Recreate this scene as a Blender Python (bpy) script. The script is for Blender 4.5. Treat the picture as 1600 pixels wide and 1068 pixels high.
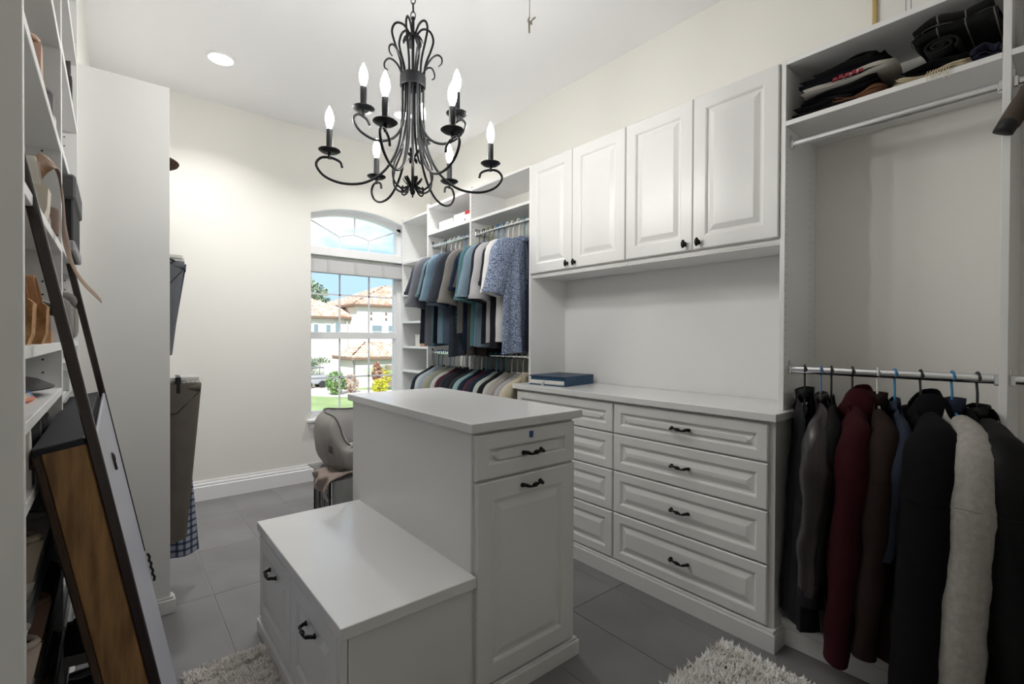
import bpy, bmesh, math, random
import numpy as np
from mathutils import Vector, Matrix

for o in list(bpy.data.objects):
    bpy.data.objects.remove(o)
scene = bpy.context.scene
COL = scene.collection
PI = math.pi

# ------------------------------------------------------------------ camera
F_PX, YAW, PITCH, ROLL = 751.34, math.radians(39.62), math.radians(-0.478), math.radians(0.247)
fw = Vector((math.sin(YAW) * math.cos(PITCH), math.cos(YAW) * math.cos(PITCH), math.sin(PITCH)))
r0 = Vector((math.cos(YAW), -math.sin(YAW), 0))
u0 = r0.cross(fw)
rt = r0 * math.cos(ROLL) + u0 * math.sin(ROLL)
up = u0 * math.cos(ROLL) - r0 * math.sin(ROLL)
cam_d = bpy.data.cameras.new('camera')
cam = bpy.data.objects.new('camera', cam_d)
COL.objects.link(cam)
m = Matrix((rt, up, -fw)).transposed().to_4x4()
m.translation = (0, 0, 1.2)
cam.matrix_world = m
cam_d.sensor_fit = 'HORIZONTAL'
cam_d.sensor_width = 36
cam_d.lens = F_PX / 1600 * 36
cam_d.clip_start = 0.02
cam_d.clip_end = 400
scene.camera = cam

# ------------------------------------------------------------------ light and exposure
EXPOSURE = 0.48
SKY_STRENGTH = 2.25
SUN_STRENGTH = 5.6
CAN_POWER = 7.0        # watts per recessed light
BULB_STRENGTH = 118.0

vs = scene.view_settings
vs.view_transform = 'Standard'
vs.look = 'None'
vs.gamma = 1
vs.use_curve_mapping = False
vs.exposure = EXPOSURE


def lin(c):
    out = []
    for x in c:
        x = x / 255.0
        out.append(x / 12.92 if x <= 0.04045 else ((x + 0.055) / 1.055) ** 2.4)
    return tuple(out) + (1.0,)


w = bpy.data.worlds.new('world')
scene.world = w
w.use_nodes = True
nt = w.node_tree
nt.nodes.clear()
tc = nt.nodes.new('ShaderNodeTexCoord')
mp = nt.nodes.new('ShaderNodeMapping')
mp.inputs['Scale'].default_value = (1.0, 1.0, 2.6)
mp.inputs['Location'].default_value = (0.35, 0.1, 0.0)
nz = nt.nodes.new('ShaderNodeTexNoise')
nz.inputs['Scale'].default_value = 5.0
nz.inputs['Detail'].default_value = 7
nz.inputs['Roughness'].default_value = 0.55
rp = nt.nodes.new('ShaderNodeValToRGB')
rp.color_ramp.elements[0].position = 0.48
rp.color_ramp.elements[1].position = 0.66
rp.color_ramp.elements[0].color = lin((172, 203, 238))
rp.color_ramp.elements[1].color = lin((244, 246, 250))
bg = nt.nodes.new('ShaderNodeBackground')
bg.inputs['Strength'].default_value = SKY_STRENGTH * 0.5
wo = nt.nodes.new('ShaderNodeOutputWorld')
nt.links.new(tc.outputs['Generated'], mp.inputs['Vector'])
nt.links.new(mp.outputs['Vector'], nz.inputs['Vector'])
nt.links.new(nz.outputs['Fac'], rp.inputs['Fac'])
nt.links.new(rp.outputs['Color'], bg.inputs['Color'])
nt.links.new(bg.outputs['Background'], wo.inputs['Surface'])

sd = bpy.data.lights.new('sun_offscreen', 'SUN')
sd.energy = SUN_STRENGTH
sd.angle = math.radians(1)
sun = bpy.data.objects.new('sun_offscreen', sd)
COL.objects.link(sun)
sun.location = (-20, -40, 40)
sun.rotation_euler = Vector((0.42, 0.62, -0.66)).to_track_quat('-Z', 'Y').to_euler()

pd = bpy.data.lights.new('window_daylight_portal', 'AREA')
pd.shape = 'RECTANGLE'
pd.size, pd.size_y = 0.95, 1.95
pd.cycles.is_portal = True
portal = bpy.data.objects.new('window_daylight_portal', pd)
COL.objects.link(portal)
portal.location = (1.70, 4.42, 1.41)
portal.rotation_euler = Vector((0, -1, 0)).to_track_quat('-Z', 'Z').to_euler()

# ------------------------------------------------------------------ materials
MATS = {}


def M(name, col, rough=0.55, metal=0.0, var=0.0, vscale=6.0, bump=0.0, bscale=80.0, col2=None, spec=0.5,
      stretch=(1, 1, 1), emit=0.0, sheen=0.0, coords='Object', ramp=(0.35, 0.65), obj_random=0.0, coat=0.0):
    if name in MATS:
        return MATS[name]
    mt = bpy.data.materials.new(name)
    mt.use_nodes = True
    t = mt.node_tree
    b = t.nodes['Principled BSDF']
    b.inputs['Base Color'].default_value = lin(col)
    b.inputs['Roughness'].default_value = rough
    b.inputs['Metallic'].default_value = metal
    b.inputs['Specular IOR Level'].default_value = spec
    if coat:
        b.inputs['Coat Weight'].default_value = coat
        b.inputs['Coat Roughness'].default_value = 0.15
    if sheen:
        b.inputs['Sheen Weight'].default_value = sheen
        b.inputs['Sheen Roughness'].default_value = 0.6
    if emit:
        b.inputs['Emission Color'].default_value = lin(col)
        b.inputs['Emission Strength'].default_value = emit
    c = t.nodes.new('ShaderNodeTexCoord')
    mpn = t.nodes.new('ShaderNodeMapping')
    mpn.inputs['Scale'].default_value = stretch
    t.links.new(c.outputs[coords], mpn.inputs['Vector'])
    if var or col2:
        n = t.nodes.new('ShaderNodeTexNoise')
        n.inputs['Scale'].default_value = vscale
        n.inputs['Detail'].default_value = 5
        t.links.new(mpn.outputs['Vector'], n.inputs['Vector'])
        r = t.nodes.new('ShaderNodeValToRGB')
        r.color_ramp.elements[0].position, r.color_ramp.elements[1].position = ramp
        c2 = lin(col2) if col2 else tuple(x * (1 - var) for x in lin(col)[:3]) + (1,)
        r.color_ramp.elements[0].color = c2
        r.color_ramp.elements[1].color = lin(col)
        t.links.new(n.outputs['Fac'], r.inputs['Fac'])
        src = r.outputs['Color']
        if obj_random:
            oi = t.nodes.new('ShaderNodeObjectInfo')
            mr = t.nodes.new('ShaderNodeMapRange')
            mr.inputs['To Min'].default_value = 1 - obj_random
            mr.inputs['To Max'].default_value = 1 + obj_random
            t.links.new(oi.outputs['Random'], mr.inputs['Value'])
            hs = t.nodes.new('ShaderNodeHueSaturation')
            t.links.new(mr.outputs['Result'], hs.inputs['Value'])
            t.links.new(src, hs.inputs['Color'])
            src = hs.outputs['Color']
        t.links.new(src, b.inputs['Base Color'])
    if bump:
        n2 = t.nodes.new('ShaderNodeTexNoise')
        n2.inputs['Scale'].default_value = bscale
        n2.inputs['Detail'].default_value = 3
        t.links.new(mpn.outputs['Vector'], n2.inputs['Vector'])
        bp = t.nodes.new('ShaderNodeBump')
        bp.inputs['Strength'].default_value = bump
        bp.inputs['Distance'].default_value = 0.004
        t.links.new(n2.outputs['Fac'], bp.inputs['Height'])
        t.links.new(bp.outputs['Normal'], b.inputs['Normal'])
    MATS[name] = mt
    return mt


def grid_mat(name, base, line, scale, width=0.08, rough=0.8, second=None):
    """woven check / window-pane cloth: lines in object space"""
    mt = bpy.data.materials.new(name)
    mt.use_nodes = True
    t = mt.node_tree
    b = t.nodes['Principled BSDF']
    b.inputs['Roughness'].default_value = rough
    c = t.nodes.new('ShaderNodeTexCoord')
    sp = t.nodes.new('ShaderNodeSeparateXYZ')
    t.links.new(c.outputs['Object'], sp.inputs['Vector'])
    fac = None
    for ax, sc in zip('XYZ', scale):
        if not sc:
            continue
        mu = t.nodes.new('ShaderNodeMath'); mu.operation = 'MULTIPLY'; mu.inputs[1].default_value = sc
        fr = t.nodes.new('ShaderNodeMath'); fr.operation = 'FRACT'
        lt = t.nodes.new('ShaderNodeMath'); lt.operation = 'LESS_THAN'; lt.inputs[1].default_value = width
        t.links.new(sp.outputs[ax], mu.inputs[0])
        t.links.new(mu.outputs[0], fr.inputs[0])
        t.links.new(fr.outputs[0], lt.inputs[0])
        if fac is None:
            fac = lt.outputs[0]
        else:
            mx = t.nodes.new('ShaderNodeMath'); mx.operation = 'MAXIMUM' if second is None else 'ADD'
            t.links.new(fac, mx.inputs[0]); t.links.new(lt.outputs[0], mx.inputs[1])
            fac = mx.outputs[0]
    r = t.nodes.new('ShaderNodeValToRGB')
    r.color_ramp.interpolation = 'CONSTANT'
    r.color_ramp.elements[0].color = lin(base)
    r.color_ramp.elements[1].color = lin(line)
    r.color_ramp.elements[1].position = 0.5
    if second is not None:
        dv = t.nodes.new('ShaderNodeMath'); dv.operation = 'MULTIPLY'; dv.inputs[1].default_value = 0.5
        t.links.new(fac, dv.inputs[0]); fac = dv.outputs[0]
        r.color_ramp.elements[1].position = 0.3
        e = r.color_ramp.elements.new(0.8)
        e.color = lin(second)
    t.links.new(fac, r.inputs['Fac'])
    t.links.new(r.outputs['Color'], b.inputs['Base Color'])
    MATS[name] = mt
    return mt


WHITE = M('white_laminate', (229, 229, 227), 0.32, spec=0.45)
WHITE2 = M('white_laminate_panel', (239, 239, 238), 0.4, spec=0.4)
TOPM = M('white_quartz_top', (228, 228, 227), 0.22, spec=0.5, var=0.015, vscale=9)
WALLM = M('warm_white_wall_paint', (243, 241, 235), 0.75, spec=0.25, bump=0.03, bscale=180)
CEILM = M('white_ceiling_paint', (247, 247, 247), 0.85, spec=0.2, bump=0.05, bscale=120)
TRIM = M('white_trim_paint', (248, 248, 248), 0.35)
TILE = M('grey_porcelain_tile', (134, 133, 135), 0.42, var=0.28, vscale=2.6, col2=(116, 114, 114), ramp=(0.3, 0.7),
         bump=0.04, bscale=30, obj_random=0.06, spec=0.45)
GROUT = M('pale_grey_grout', (176, 176, 174), 0.9)
IRON = M('black_iron', (30, 31, 34), 0.42, metal=0.55, spec=0.5)
PULLM = M('oil_rubbed_bronze', (22, 20, 19), 0.38, metal=0.6)
CHROME = M('chrome', (225, 226, 228), 0.18, metal=1.0)
HOLE_SHADE = M('pin_hole_shade', (70, 68, 64), 0.9)  # shade inside the pin holes put into the colour; the discs have no depth


def bulb_material():
    mt = M('candle_bulb_glow', (255, 250, 240), 0.3)
    b = mt.node_tree.nodes['Principled BSDF']
    b.inputs['Emission Color'].default_value = lin((255, 253, 249))
    b.inputs['Emission Strength'].default_value = BULB_STRENGTH
    return mt


def glass_material():
    mt = bpy.data.materials.new('clear_window_glass')
    mt.use_nodes = True
    t = mt.node_tree
    t.nodes.clear()
    o = t.nodes.new('ShaderNodeOutputMaterial')
    tr = t.nodes.new('ShaderNodeBsdfTransparent')
    tr.inputs['Color'].default_value = (0.97, 0.985, 0.98, 1)
    g = t.nodes.new('ShaderNodeBsdfGlossy')
    g.inputs['Roughness'].default_value = 0.02
    fr = t.nodes.new('ShaderNodeFresnel')
    fr.inputs['IOR'].default_value = 1.25
    mx = t.nodes.new('ShaderNodeMixShader')
    t.links.new(fr.outputs[0], mx.inputs[0])
    t.links.new(tr.outputs[0], mx.inputs[1])
    t.links.new(g.outputs[0], mx.inputs[2])
    t.links.new(mx.outputs[0], o.inputs['Surface'])
    return mt


GLASS = glass_material()
BULB = bulb_material()


# ------------------------------------------------------------------ mesh helpers
class MB:
    def __init__(self):
        self.v, self.f = [], []

    def add(self, vs_, fs_):
        n = len(self.v)
        self.v += [tuple(p) for p in vs_]
        self.f += [tuple(i + n for i in q) for q in fs_]
        return self

    def box(self, x0, x1, y0, y1, z0, z1, bev=0.0, seg=1):
        x0, x1 = sorted((x0, x1)); y0, y1 = sorted((y0, y1)); z0, z1 = sorted((z0, z1))
        if bev <= 0:
            vs_ = [(x, y, z) for z in (z0, z1) for y in (y0, y1) for x in (x0, x1)]
            return self.add(vs_, [(0, 2, 3, 1), (4, 5, 7, 6), (0, 1, 5, 4), (2, 6, 7, 3), (0, 4, 6, 2), (1, 3, 7, 5)])
        bm = bmesh.new()
        bmesh.ops.create_cube(bm, size=1)
        for q in bm.verts:
            q.co = ((x0 + x1) / 2 + q.co.x * (x1 - x0), (y0 + y1) / 2 + q.co.y * (y1 - y0), (z0 + z1) / 2 + q.co.z * (z1 - z0))
        bmesh.ops.bevel(bm, geom=list(bm.edges), offset=bev, segments=seg, affect='EDGES', profile=0.5)
        bm.verts.index_update()
        self.add([q.co[:] for q in bm.verts], [[q.index for q in f.verts] for f in bm.faces])
        bm.free()
        return self

    def prism(self, poly, axis, a, b):
        """poly of 2D points extruded along axis 'x','y','z' from a to b"""
        def P(p, t):
            return {'x': (t, p[0], p[1]), 'y': (p[0], t, p[1]), 'z': (p[0], p[1], t)}[axis]
        n = len(poly)
        vs_ = [P(p, a) for p in poly] + [P(p, b) for p in poly]
        fs_ = [tuple(range(n))[::-1], tuple(range(n, 2 * n))] + [(i, (i + 1) % n, n + (i + 1) % n, n + i) for i in range(n)]
        return self.add(vs_, fs_)

    def tube(self, pts, r, n=8, closed=False, flat=None, upv=None, cap=True):
        """flat: second radius (scalar/list) along the binormal"""
        pts = [Vector(p) for p in pts]
        k = len(pts)
        rr = r if isinstance(r, (list, tuple)) else [r] * k
        r2 = rr if flat is None else (flat if isinstance(flat, (list, tuple)) else [flat] * k)
        ring = []
        prev = None
        for i in range(k):
            if closed:
                t = pts[(i + 1) % k] - pts[i - 1]
            else:
                t = pts[min(i + 1, k - 1)] - pts[max(i - 1, 0)]
            if t.length < 1e-9:
                t = Vector((0, 0, 1))
            t.normalize()
            if upv is not None:
                a = Vector(upv) - t * t.dot(Vector(upv))
                if a.length < 1e-6:
                    a = t.orthogonal()
            elif prev is None:
                a = t.orthogonal()
            else:
                a = prev - t * prev.dot(t)
                if a.length < 1e-6:
                    a = t.orthogonal()
            a.normalize()
            prev = a
            b = t.cross(a)
            ring.append([pts[i] + a * (rr[i] * math.cos(2 * PI * j / n)) + b * (r2[i] * math.sin(2 * PI * j / n)) for j in range(n)])
        vs_ = [p for q in ring for p in q]
        fs_ = []
        for i in range(k if closed else k - 1):
            i2 = (i + 1) % k
            for j in range(n):
                j2 = (j + 1) % n
                fs_.append((i * n + j, i * n + j2, i2 * n + j2, i2 * n + j))
        if cap and not closed:
            fs_.append(tuple(range(n))[::-1])
            fs_.append(tuple((k - 1) * n + j for j in range(n)))
        return self.add(vs_, fs_)

    def lathe(self, prof, n=16, c=(0, 0, 0), ax='z', cap=True):
        vs_ = []
        for (r, h) in prof:
            for j in range(n):
                a = 2 * PI * j / n
                p = (r * math.cos(a), r * math.sin(a), h)
                if ax == 'x':
                    p = (p[2], p[0], p[1])
                elif ax == 'y':
                    p = (p[0], p[2], p[1])
                vs_.append((p[0] + c[0], p[1] + c[1], p[2] + c[2]))
        k = len(prof)
        fs_ = [(i * n + j, i * n + (j + 1) % n, (i + 1) * n + (j + 1) % n, (i + 1) * n + j) for i in range(k - 1) for j in range(n)]
        if cap and prof[0][0] > 1e-5:
            fs_.append(tuple(range(n))[::-1])
        if cap and prof[-1][0] > 1e-5:
            fs_.append(tuple((k - 1) * n + j for j in range(n)))
        return self.add(vs_, fs_)

    def ball(self, c, rx, ry, rz, n=12, k=8):
        prof = [(max(math.sin(PI * i / k), 1e-6), -math.cos(PI * i / k)) for i in range(k + 1)]
        s = MB().lathe(prof, n)
        return self.add([(c[0] + p[0] * rx, c[1] + p[1] * ry, c[2] + p[2] * rz) for p in s.v], s.f)

    def grid(self, fn, nu, nv, wrap=False):
        vs_ = [fn(i / nu, j / nv) for j in range(nv + 1) for i in range(nu + 1)]
        fs_ = [(j * (nu + 1) + i, j * (nu + 1) + i + 1, (j + 1) * (nu + 1) + i + 1, (j + 1) * (nu + 1) + i) for j in range(nv) for i in range(nu)]
        return self.add(vs_, fs_)

    def xf(self, fn):
        self.v = [tuple(fn(p)) for p in self.v]
        return self

    def mesh(self, name, smooth=None, weld=True):
        me = bpy.data.meshes.new(name)
        me.from_pydata([tuple(p) for p in self.v], [], self.f)
        bm = bmesh.new()
        bm.from_mesh(me)
        if weld:
            bmesh.ops.remove_doubles(bm, verts=bm.verts, dist=1e-5)
        bmesh.ops.recalc_face_normals(bm, faces=bm.faces)
        bm.to_mesh(me)
        bm.free()
        if smooth is not None:
            for p in me.polygons:
                p.use_smooth = True
            me.set_sharp_from_angle(angle=math.radians(smooth))
        return me


def tag(o, label=None, cat=None, group=None, kind=None):
    if label:
        o['label'] = label
    if cat:
        o['category'] = cat
    if group:
        o['group'] = group
    if kind:
        o['kind'] = kind
    return o


def empty(name, loc, label=None, cat=None, group=None, kind=None, rz=0.0, rot=None):
    o = bpy.data.objects.new(name, None)
    o.empty_display_size = 0.05
    COL.objects.link(o)
    o.location = loc
    o.rotation_euler = rot if rot else (0, 0, rz)
    return tag(o, label, cat, group, kind)


def obj(name, mb, mat, parent=None, smooth=None, local=False, label=None, cat=None, group=None, kind=None, weld=True):
    """mesh built in world coordinates; a child of a thing whose Empty stands at its base.
       local=True: mesh coordinates are those of the parent."""
    me = mb if isinstance(mb, bpy.types.Mesh) else mb.mesh(name, smooth, weld)
    if not me.materials:
        me.materials.append(mat)
    o = bpy.data.objects.new(name, me)
    COL.objects.link(o)
    if parent is not None:
        o.parent = parent
        if not local and parent.type == 'EMPTY':
            o.matrix_parent_inverse = Matrix.Translation(-Vector(parent.location))
    return tag(o, label, cat, group, kind)


def box(name, dims, mat, parent=None, bev=0.0015, **kw):
    return obj(name, MB().box(*dims, bev=bev), mat, parent, **kw)


rnd = random.Random(7)

# ------------------------------------------------------------------ room shell
ZC = 2.93
XW = 2.40
YB = 4.158
floor = obj('floor', MB().box(-1.0, 2.7, -1.2, 4.36, -0.12, -0.003), GROUT, kind='structure',
            label='large grey rectangular floor tiles with pale grout')
tile_me = MB().box(-0.1488, 0.1488, -0.2838, 0.2838, -0.012, 0.0, bev=0.0015).mesh('tile')
tile_me.materials.append(TILE)
TX0, TY0, TDX, TDY = 0.355, 2.60, 0.30, 0.57
for i in range(-4, 7):
    for j in range(-7, 3):
        cx, cy = TX0 + (i + 0.5) * TDX, TY0 + (j + 0.5) * TDY
        if cx > 2.6 or cy > 4.2:
            continue
        t = bpy.data.objects.new('tile', tile_me)
        COL.objects.link(t)
        t.parent = floor
        t.location = (cx, cy, 0)

obj('ceiling', MB().box(-0.7, 2.6, -1.1, 4.36, ZC, ZC + 0.1), CEILM, kind='structure', label='flat white painted ceiling')
obj('wall_right', MB().box(XW, XW + 0.15, -1.1, 4.36, 0, ZC), WALLM, kind='structure', label='warm white wall behind the built-in cabinets')
obj('wall_front', MB().box(-0.7, 2.6, -1.1, -0.95, 0, ZC), WALLM, kind='structure', label='warm white wall opposite the window wall')
obj('wall_left', MB().prism([(-0.7, -0.95), (-0.45, -0.95), (-0.45, 2.46), (-0.115, 2.46), (-0.115, 4.36), (-0.7, 4.36)], 'z', 0, ZC),
    WALLM, kind='structure', label='warm white wall behind the shoe shelves')

WX0, WX1, WZ0, WZS, WZA = 1.262, 2.136, 0.50, 2.238, 2.325
wc, wh = (WX0 + WX1) / 2, (WX1 - WX0) / 2


def arch_z(x, spring=WZS, apex=WZA, half=None, c=None):
    half = half or wh
    c = wc if c is None else c
    rise = apex - spring
    R = (half * half + rise * rise) / (2 * rise)
    d = min(abs(x - c), half)
    return apex - R + math.sqrt(R * R - d * d)


wb = MB()
Y0, Y1 = YB, 4.36
wb.box(-0.115, WX0, Y0, Y1, 0, ZC)
wb.box(WX1, 2.55, Y0, Y1, 0, ZC)
wb.box(WX0, WX1, Y0, Y1, 0, WZ0)
N = 24
for i in range(N):
    xa, xb = WX0 + (WX1 - WX0) * i / N, WX0 + (WX1 - WX0) * (i + 1) / N
    wb.prism([(xa, arch_z(xa)), (xb, arch_z(xb)), (xb, ZC), (xa, ZC)], 'y', Y0, Y1)
obj('wall_back', wb, WALLM, kind='structure', label='warm white wall with the arched window')

bb = MB().prism([(YB - 0.018, 0), (YB, 0), (YB, 0.142), (YB - 0.007, 0.142), (YB - 0.009, 0.128), (YB - 0.014, 0.118), (YB - 0.014, 0.104), (YB - 0.018, 0.1)],
                'x', -0.11, 2.05)
obj('baseboard_back', bb, TRIM, kind='structure', label='tall white stepped baseboard under the window')

# ------------------------------------------------------------------ window
win = empty('window_1', (wc, YB, WZ0), 'white arched window with grilles looking onto the neighbouring house', kind='structure')
YG = 4.30
fr_ = MB()
fr_.box(WX0, WX0 + 0.035, YG - 0.03, YG + 0.04, WZ0, WZS)
fr_.box(WX1 - 0.045, WX1, YG - 0.03, YG + 0.04, WZ0, WZS)
fr_.box(WX0, WX1, YG - 0.03, YG + 0.04, WZ0, WZ0 + 0.035)
for i in range(N):
    xa, xb = WX0 + (WX1 - WX0) * i / N, WX0 + (WX1 - WX0) * (i + 1) / N
    za, zb = arch_z(xa), arch_z(xb)
    fr_.prism([(xa, za - 0.035), (xb, zb - 0.035), (xb, zb), (xa, za)], 'y', YG - 0.03, YG + 0.04)
obj('window_frame', fr_, TRIM, win)
rv = MB()
rv.box(WX0 - 0.001, WX0 + 0.004, YB + 0.002, YG, WZ0, WZS)
rv.box(WX1 - 0.004, WX1 + 0.001, YB + 0.002, YG, WZ0, WZS)
for i in range(N):
    xa, xb = WX0 + (WX1 - WX0) * i / N, WX0 + (WX1 - WX0) * (i + 1) / N
    za, zb = arch_z(xa), arch_z(xb)
    rv.prism([(xa, za - 0.004), (xb, zb - 0.004), (xb, zb + 0.001), (xa, za + 0.001)], 'y', YB + 0.002, YG)
obj('window_reveal', rv, TRIM, win)
box('transom_bar', (WX0, WX1, YB + 0.005, YG + 0.04, 1.895, 1.968), TRIM, win, bev=0.003)
bh = box('blind_valance', (WX0 + 0.006, WX1 - 0.006, YB + 0.03, YB + 0.1, 1.752, 1.885), M('grey_blind_valance', (206, 206, 206), 0.6), win, bev=0.003)
for cx in (1.42, 1.66, 1.92):
    box('valance_clip', (cx - 0.012, cx + 0.012, YB + 0.026, YB + 0.032, 1.765, 1.86), M('pale_clip', (198, 198, 198), 0.5), bh, bev=0)
box('meeting_rail', (WX0 + 0.03, WX1 - 0.04, YG - 0.025, YG + 0.03, 1.185, 1.245), TRIM, win, bev=0.002)
sash = MB()
for (z0_, z1_) in ((0.53, 1.19), (1.24, 1.90)):
    sash.box(WX0 + 0.033, WX0 + 0.045, YG - 0.015, YG + 0.02, z0_, z1_)
    sash.box(WX1 - 0.066, WX1 - 0.043, YG - 0.015, YG + 0.02, z0_, z1_)
sash.box(WX0 + 0.033, WX1 - 0.043, YG - 0.015, YG + 0.02, 0.53, 0.56)
obj('sash', sash, TRIM, win)
box('window_sill', (WX0 - 0.03, WX1 - 0.09, YB - 0.045, YG - 0.02, 0.493, 0.515), TRIM, win, bev=0.004)
box('sill_apron', (WX0 - 0.012, WX1 - 0.1, YB - 0.018, YB, 0.435, 0.493), TRIM, win, bev=0.002)
gr = M('white_grille', (240, 240, 242), 0.4)
GX = (1.556, 1.828)
for x in GX:
    for (z0_, z1_) in ((0.545, 1.19), (1.24, 1.90)):
        box('muntin', (x - 0.007, x + 0.007, YG - 0.004, YG + 0.004, z0_, z1_), gr, win, bev=0)
for z in (0.842, 1.577):
    box('muntin', (WX0 + 0.045, WX1 - 0.066, YG - 0.004, YG + 0.004, z - 0.007, z + 0.007), gr, win, bev=0)
# arched light grille
cz = 2.095
for x in GX:
    box('muntin', (x - 0.006, x + 0.006, YG - 0.004, YG + 0.004, 1.965, cz), gr, win, bev=0)
box('muntin', (1.686, 1.698, YG - 0.004, YG + 0.004, 2.125, WZA - 0.03), gr, win, bev=0)
arc = [(GX[0] + (GX[1] - GX[0]) * k / 8, YG, cz + 0.032 * math.sin(PI * k / 8)) for k in range(9)]
obj('muntin', MB().tube(arc, 0.006, 6), gr, win)
obj('muntin', MB().tube([(GX[0], YG, cz), (WX0 + 0.03, YG, 2.215)], 0.006, 6), gr, win)
obj('muntin', MB().tube([(GX[1], YG, cz), (WX1 - 0.035, YG, 2.215)], 0.006, 6), gr, win)
xs = (WX0 + 0.04, GX[0], GX[1], WX1 - 0.06)
for (z0_, z1_, zm) in ((0.55, 1.19, 0.842), (1.24, 1.90, 1.577)):
    for a in range(3):
        for (za, zb) in ((z0_, zm), (zm, z1_)):
            obj('pane', MB().box(xs[a] + 0.0004, xs[a + 1] - 0.0004, YG + 0.0045, YG + 0.0075, za + 0.0004, zb - 0.0004), GLASS, win)


def apane(poly):
    obj('pane', MB().prism(poly, 'y', YG + 0.0045, YG + 0.0075), GLASS, win)


xl, xr = WX0 + 0.033, WX1 - 0.043
toparc = lambda a, b: [(a + (b - a) * k / 8, arch_z(a + (b - a) * k / 8) - 0.034) for k in range(9)]
apane([(xl, 1.968), (GX[0] - .0004, 1.968), (GX[0] - .0004, cz), (xl, 2.208)])
apane([(GX[0] + .0004, 1.968), (GX[1] - .0004, 1.968), (GX[1] - .0004, cz)] + [(p[0], p[2] - .0004) for p in arc[::-1]][1:-1] + [(GX[0] + .0004, cz)])
apane([(GX[1] + .0004, 1.968), (xr, 1.968), (xr, 2.208), (GX[1] + .0004, cz)])
apane([(xl, 2.2088), (GX[0], cz + .0006)] + [(p[0], p[2] + .0004) for p in arc[1:5]] + [(1.6916, 2.1276)] + toparc(xl, 1.6916)[::-1][:-1])
apane([(1.6924, 2.1276)] + [(p[0], p[2] + .0004) for p in arc[5:8]] + [(GX[1], cz + .0006), (xr, 2.2088)] + toparc(1.6924, xr)[::-1][1:])

# ------------------------------------------------------------------ recessed ceiling lights (each has its own lamp)
canM = M('recessed_light_lens', (255, 252, 246), 0.4)
canM.node_tree.nodes['Principled BSDF'].inputs['Emission Color'].default_value = lin((255, 250, 242))
canM.node_tree.nodes['Principled BSDF'].inputs['Emission Strength'].default_value = 6.0
can_labels = ['round recessed downlight above the tall white side panel', 'round recessed downlight by the clothes bays, glimpsed past the chandelier']
for k, (x, y) in enumerate(((0.515, 3.47), (1.735, 3.43))):
    e = empty('recessed_light', (x, y, ZC), can_labels[k], 'ceiling light', 'recessed ceiling lights')
    ringm = MB().lathe([(0.066, -0.001), (0.085, -0.001), (0.083, -0.008), (0.068, -0.010), (0.066, -0.001)], 28, (x, y, ZC), cap=False)
    obj('trim_ring', ringm, TRIM, e, smooth=40)
    obj('lens', MB().lathe([(0.0, -0.004), (0.067, -0.004), (0.067, -0.001), (0.0, -0.001)], 24, (x, y, ZC)), canM, e)
    ld = bpy.data.lights.new('recessed_lamp', 'AREA')
    ld.shape = 'DISK'
    ld.size = 0.13
    ld.energy = CAN_POWER
    ld.spread = math.radians(125)
    ld.color = (1.0, 0.99, 0.98)
    lo = bpy.data.objects.new('recessed_lamp', ld)
    COL.objects.link(lo)
    lo.parent = e
    lo.location = (0, 0, -0.012)

# ------------------------------------------------------------------ cabinetry helpers
def face_map(face, plane):
    """local (a across, b up, c outward) -> world; face '-x' or '-y'"""
    if face == '-x':
        return lambda p: (plane - p[2], p[0], p[1])
    return lambda p: (p[0], plane - p[2], p[1])


def raised_front(a0, a1, b0, b1, t, s, face, back):
    """raised-panel door or drawer front; back = plane of its rear side, t = thickness"""
    loops = [(0.0, 0.0), (0.0, t - 0.004), (0.004, t), (s, t), (s + 0.006, t - 0.003), (s + 0.010, t - 0.009),
             (s + 0.018, t - 0.009), (s + 0.040, t - 0.001), (s + 0.044, t - 0.0005)]
    mb = MB()
    vs_, fs_ = [], []
    for d, c in loops:
        vs_ += [(a0 + d, b0 + d, c), (a1 - d, b0 + d, c), (a1 - d, b1 - d, c), (a0 + d, b1 - d, c)]
    for i in range(len(loops) - 1):
        for j in range(4):
            fs_.append((4 * i + j, 4 * i + (j + 1) % 4, 4 * i + 4 + (j + 1) % 4, 4 * i + 4 + j))
    k = 4 * (len(loops) - 1)
    fs_ += [(k, k + 1, k + 2, k + 3), (3, 2, 1, 0)]
    mb.add(vs_, fs_)
    return mb.xf(face_map(face, back))


def pull(ca, cb, face, plane, length=0.1, name='pull', parent=None):
    """iron birdcage-style bar pull on two feet"""
    mb = MB()
    L = length / 2
    pts, rr = [], []
    for i in range(15):
        u = -1 + 2 * i / 14
        pts.append((u * L, 0.004 * math.sin(u * 5), 0.026 - 0.020 * abs(u) ** 4))
        rr.append(0.0042 + 0.0022 * abs(u) ** 2 + 0.0012 * math.cos(u * 9))
    mb.tube(pts, rr, 8)
    for sgn in (-1, 1):
        mb.lathe([(0.008, 0.0), (0.0085, 0.003), (0.006, 0.006), (0.005, 0.012)], 10, (sgn * (L - 0.008), 0, 0))
    # the open cage in the middle of the bar
    for ph in (0, 1, 2, 3):
        cage = [(-0.017 + 0.034 * i / 6, 0.0068 * math.sin(PI * i / 6) * math.cos(ph * PI / 2 + i * 0.4),
                 0.025 + 0.0068 * math.sin(PI * i / 6) * math.sin(ph * PI / 2 + i * 0.4)) for i in range(7)]
        mb.tube(cage, 0.0017, 5)
    fm = face_map(face, plane)
    mb.xf(lambda p: fm((p[0] + ca, p[1] + cb, p[2])))
    return obj(name, mb, PULLM, parent, smooth=50, label='black iron birdcage pull' if name == 'pull' else None)


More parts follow.
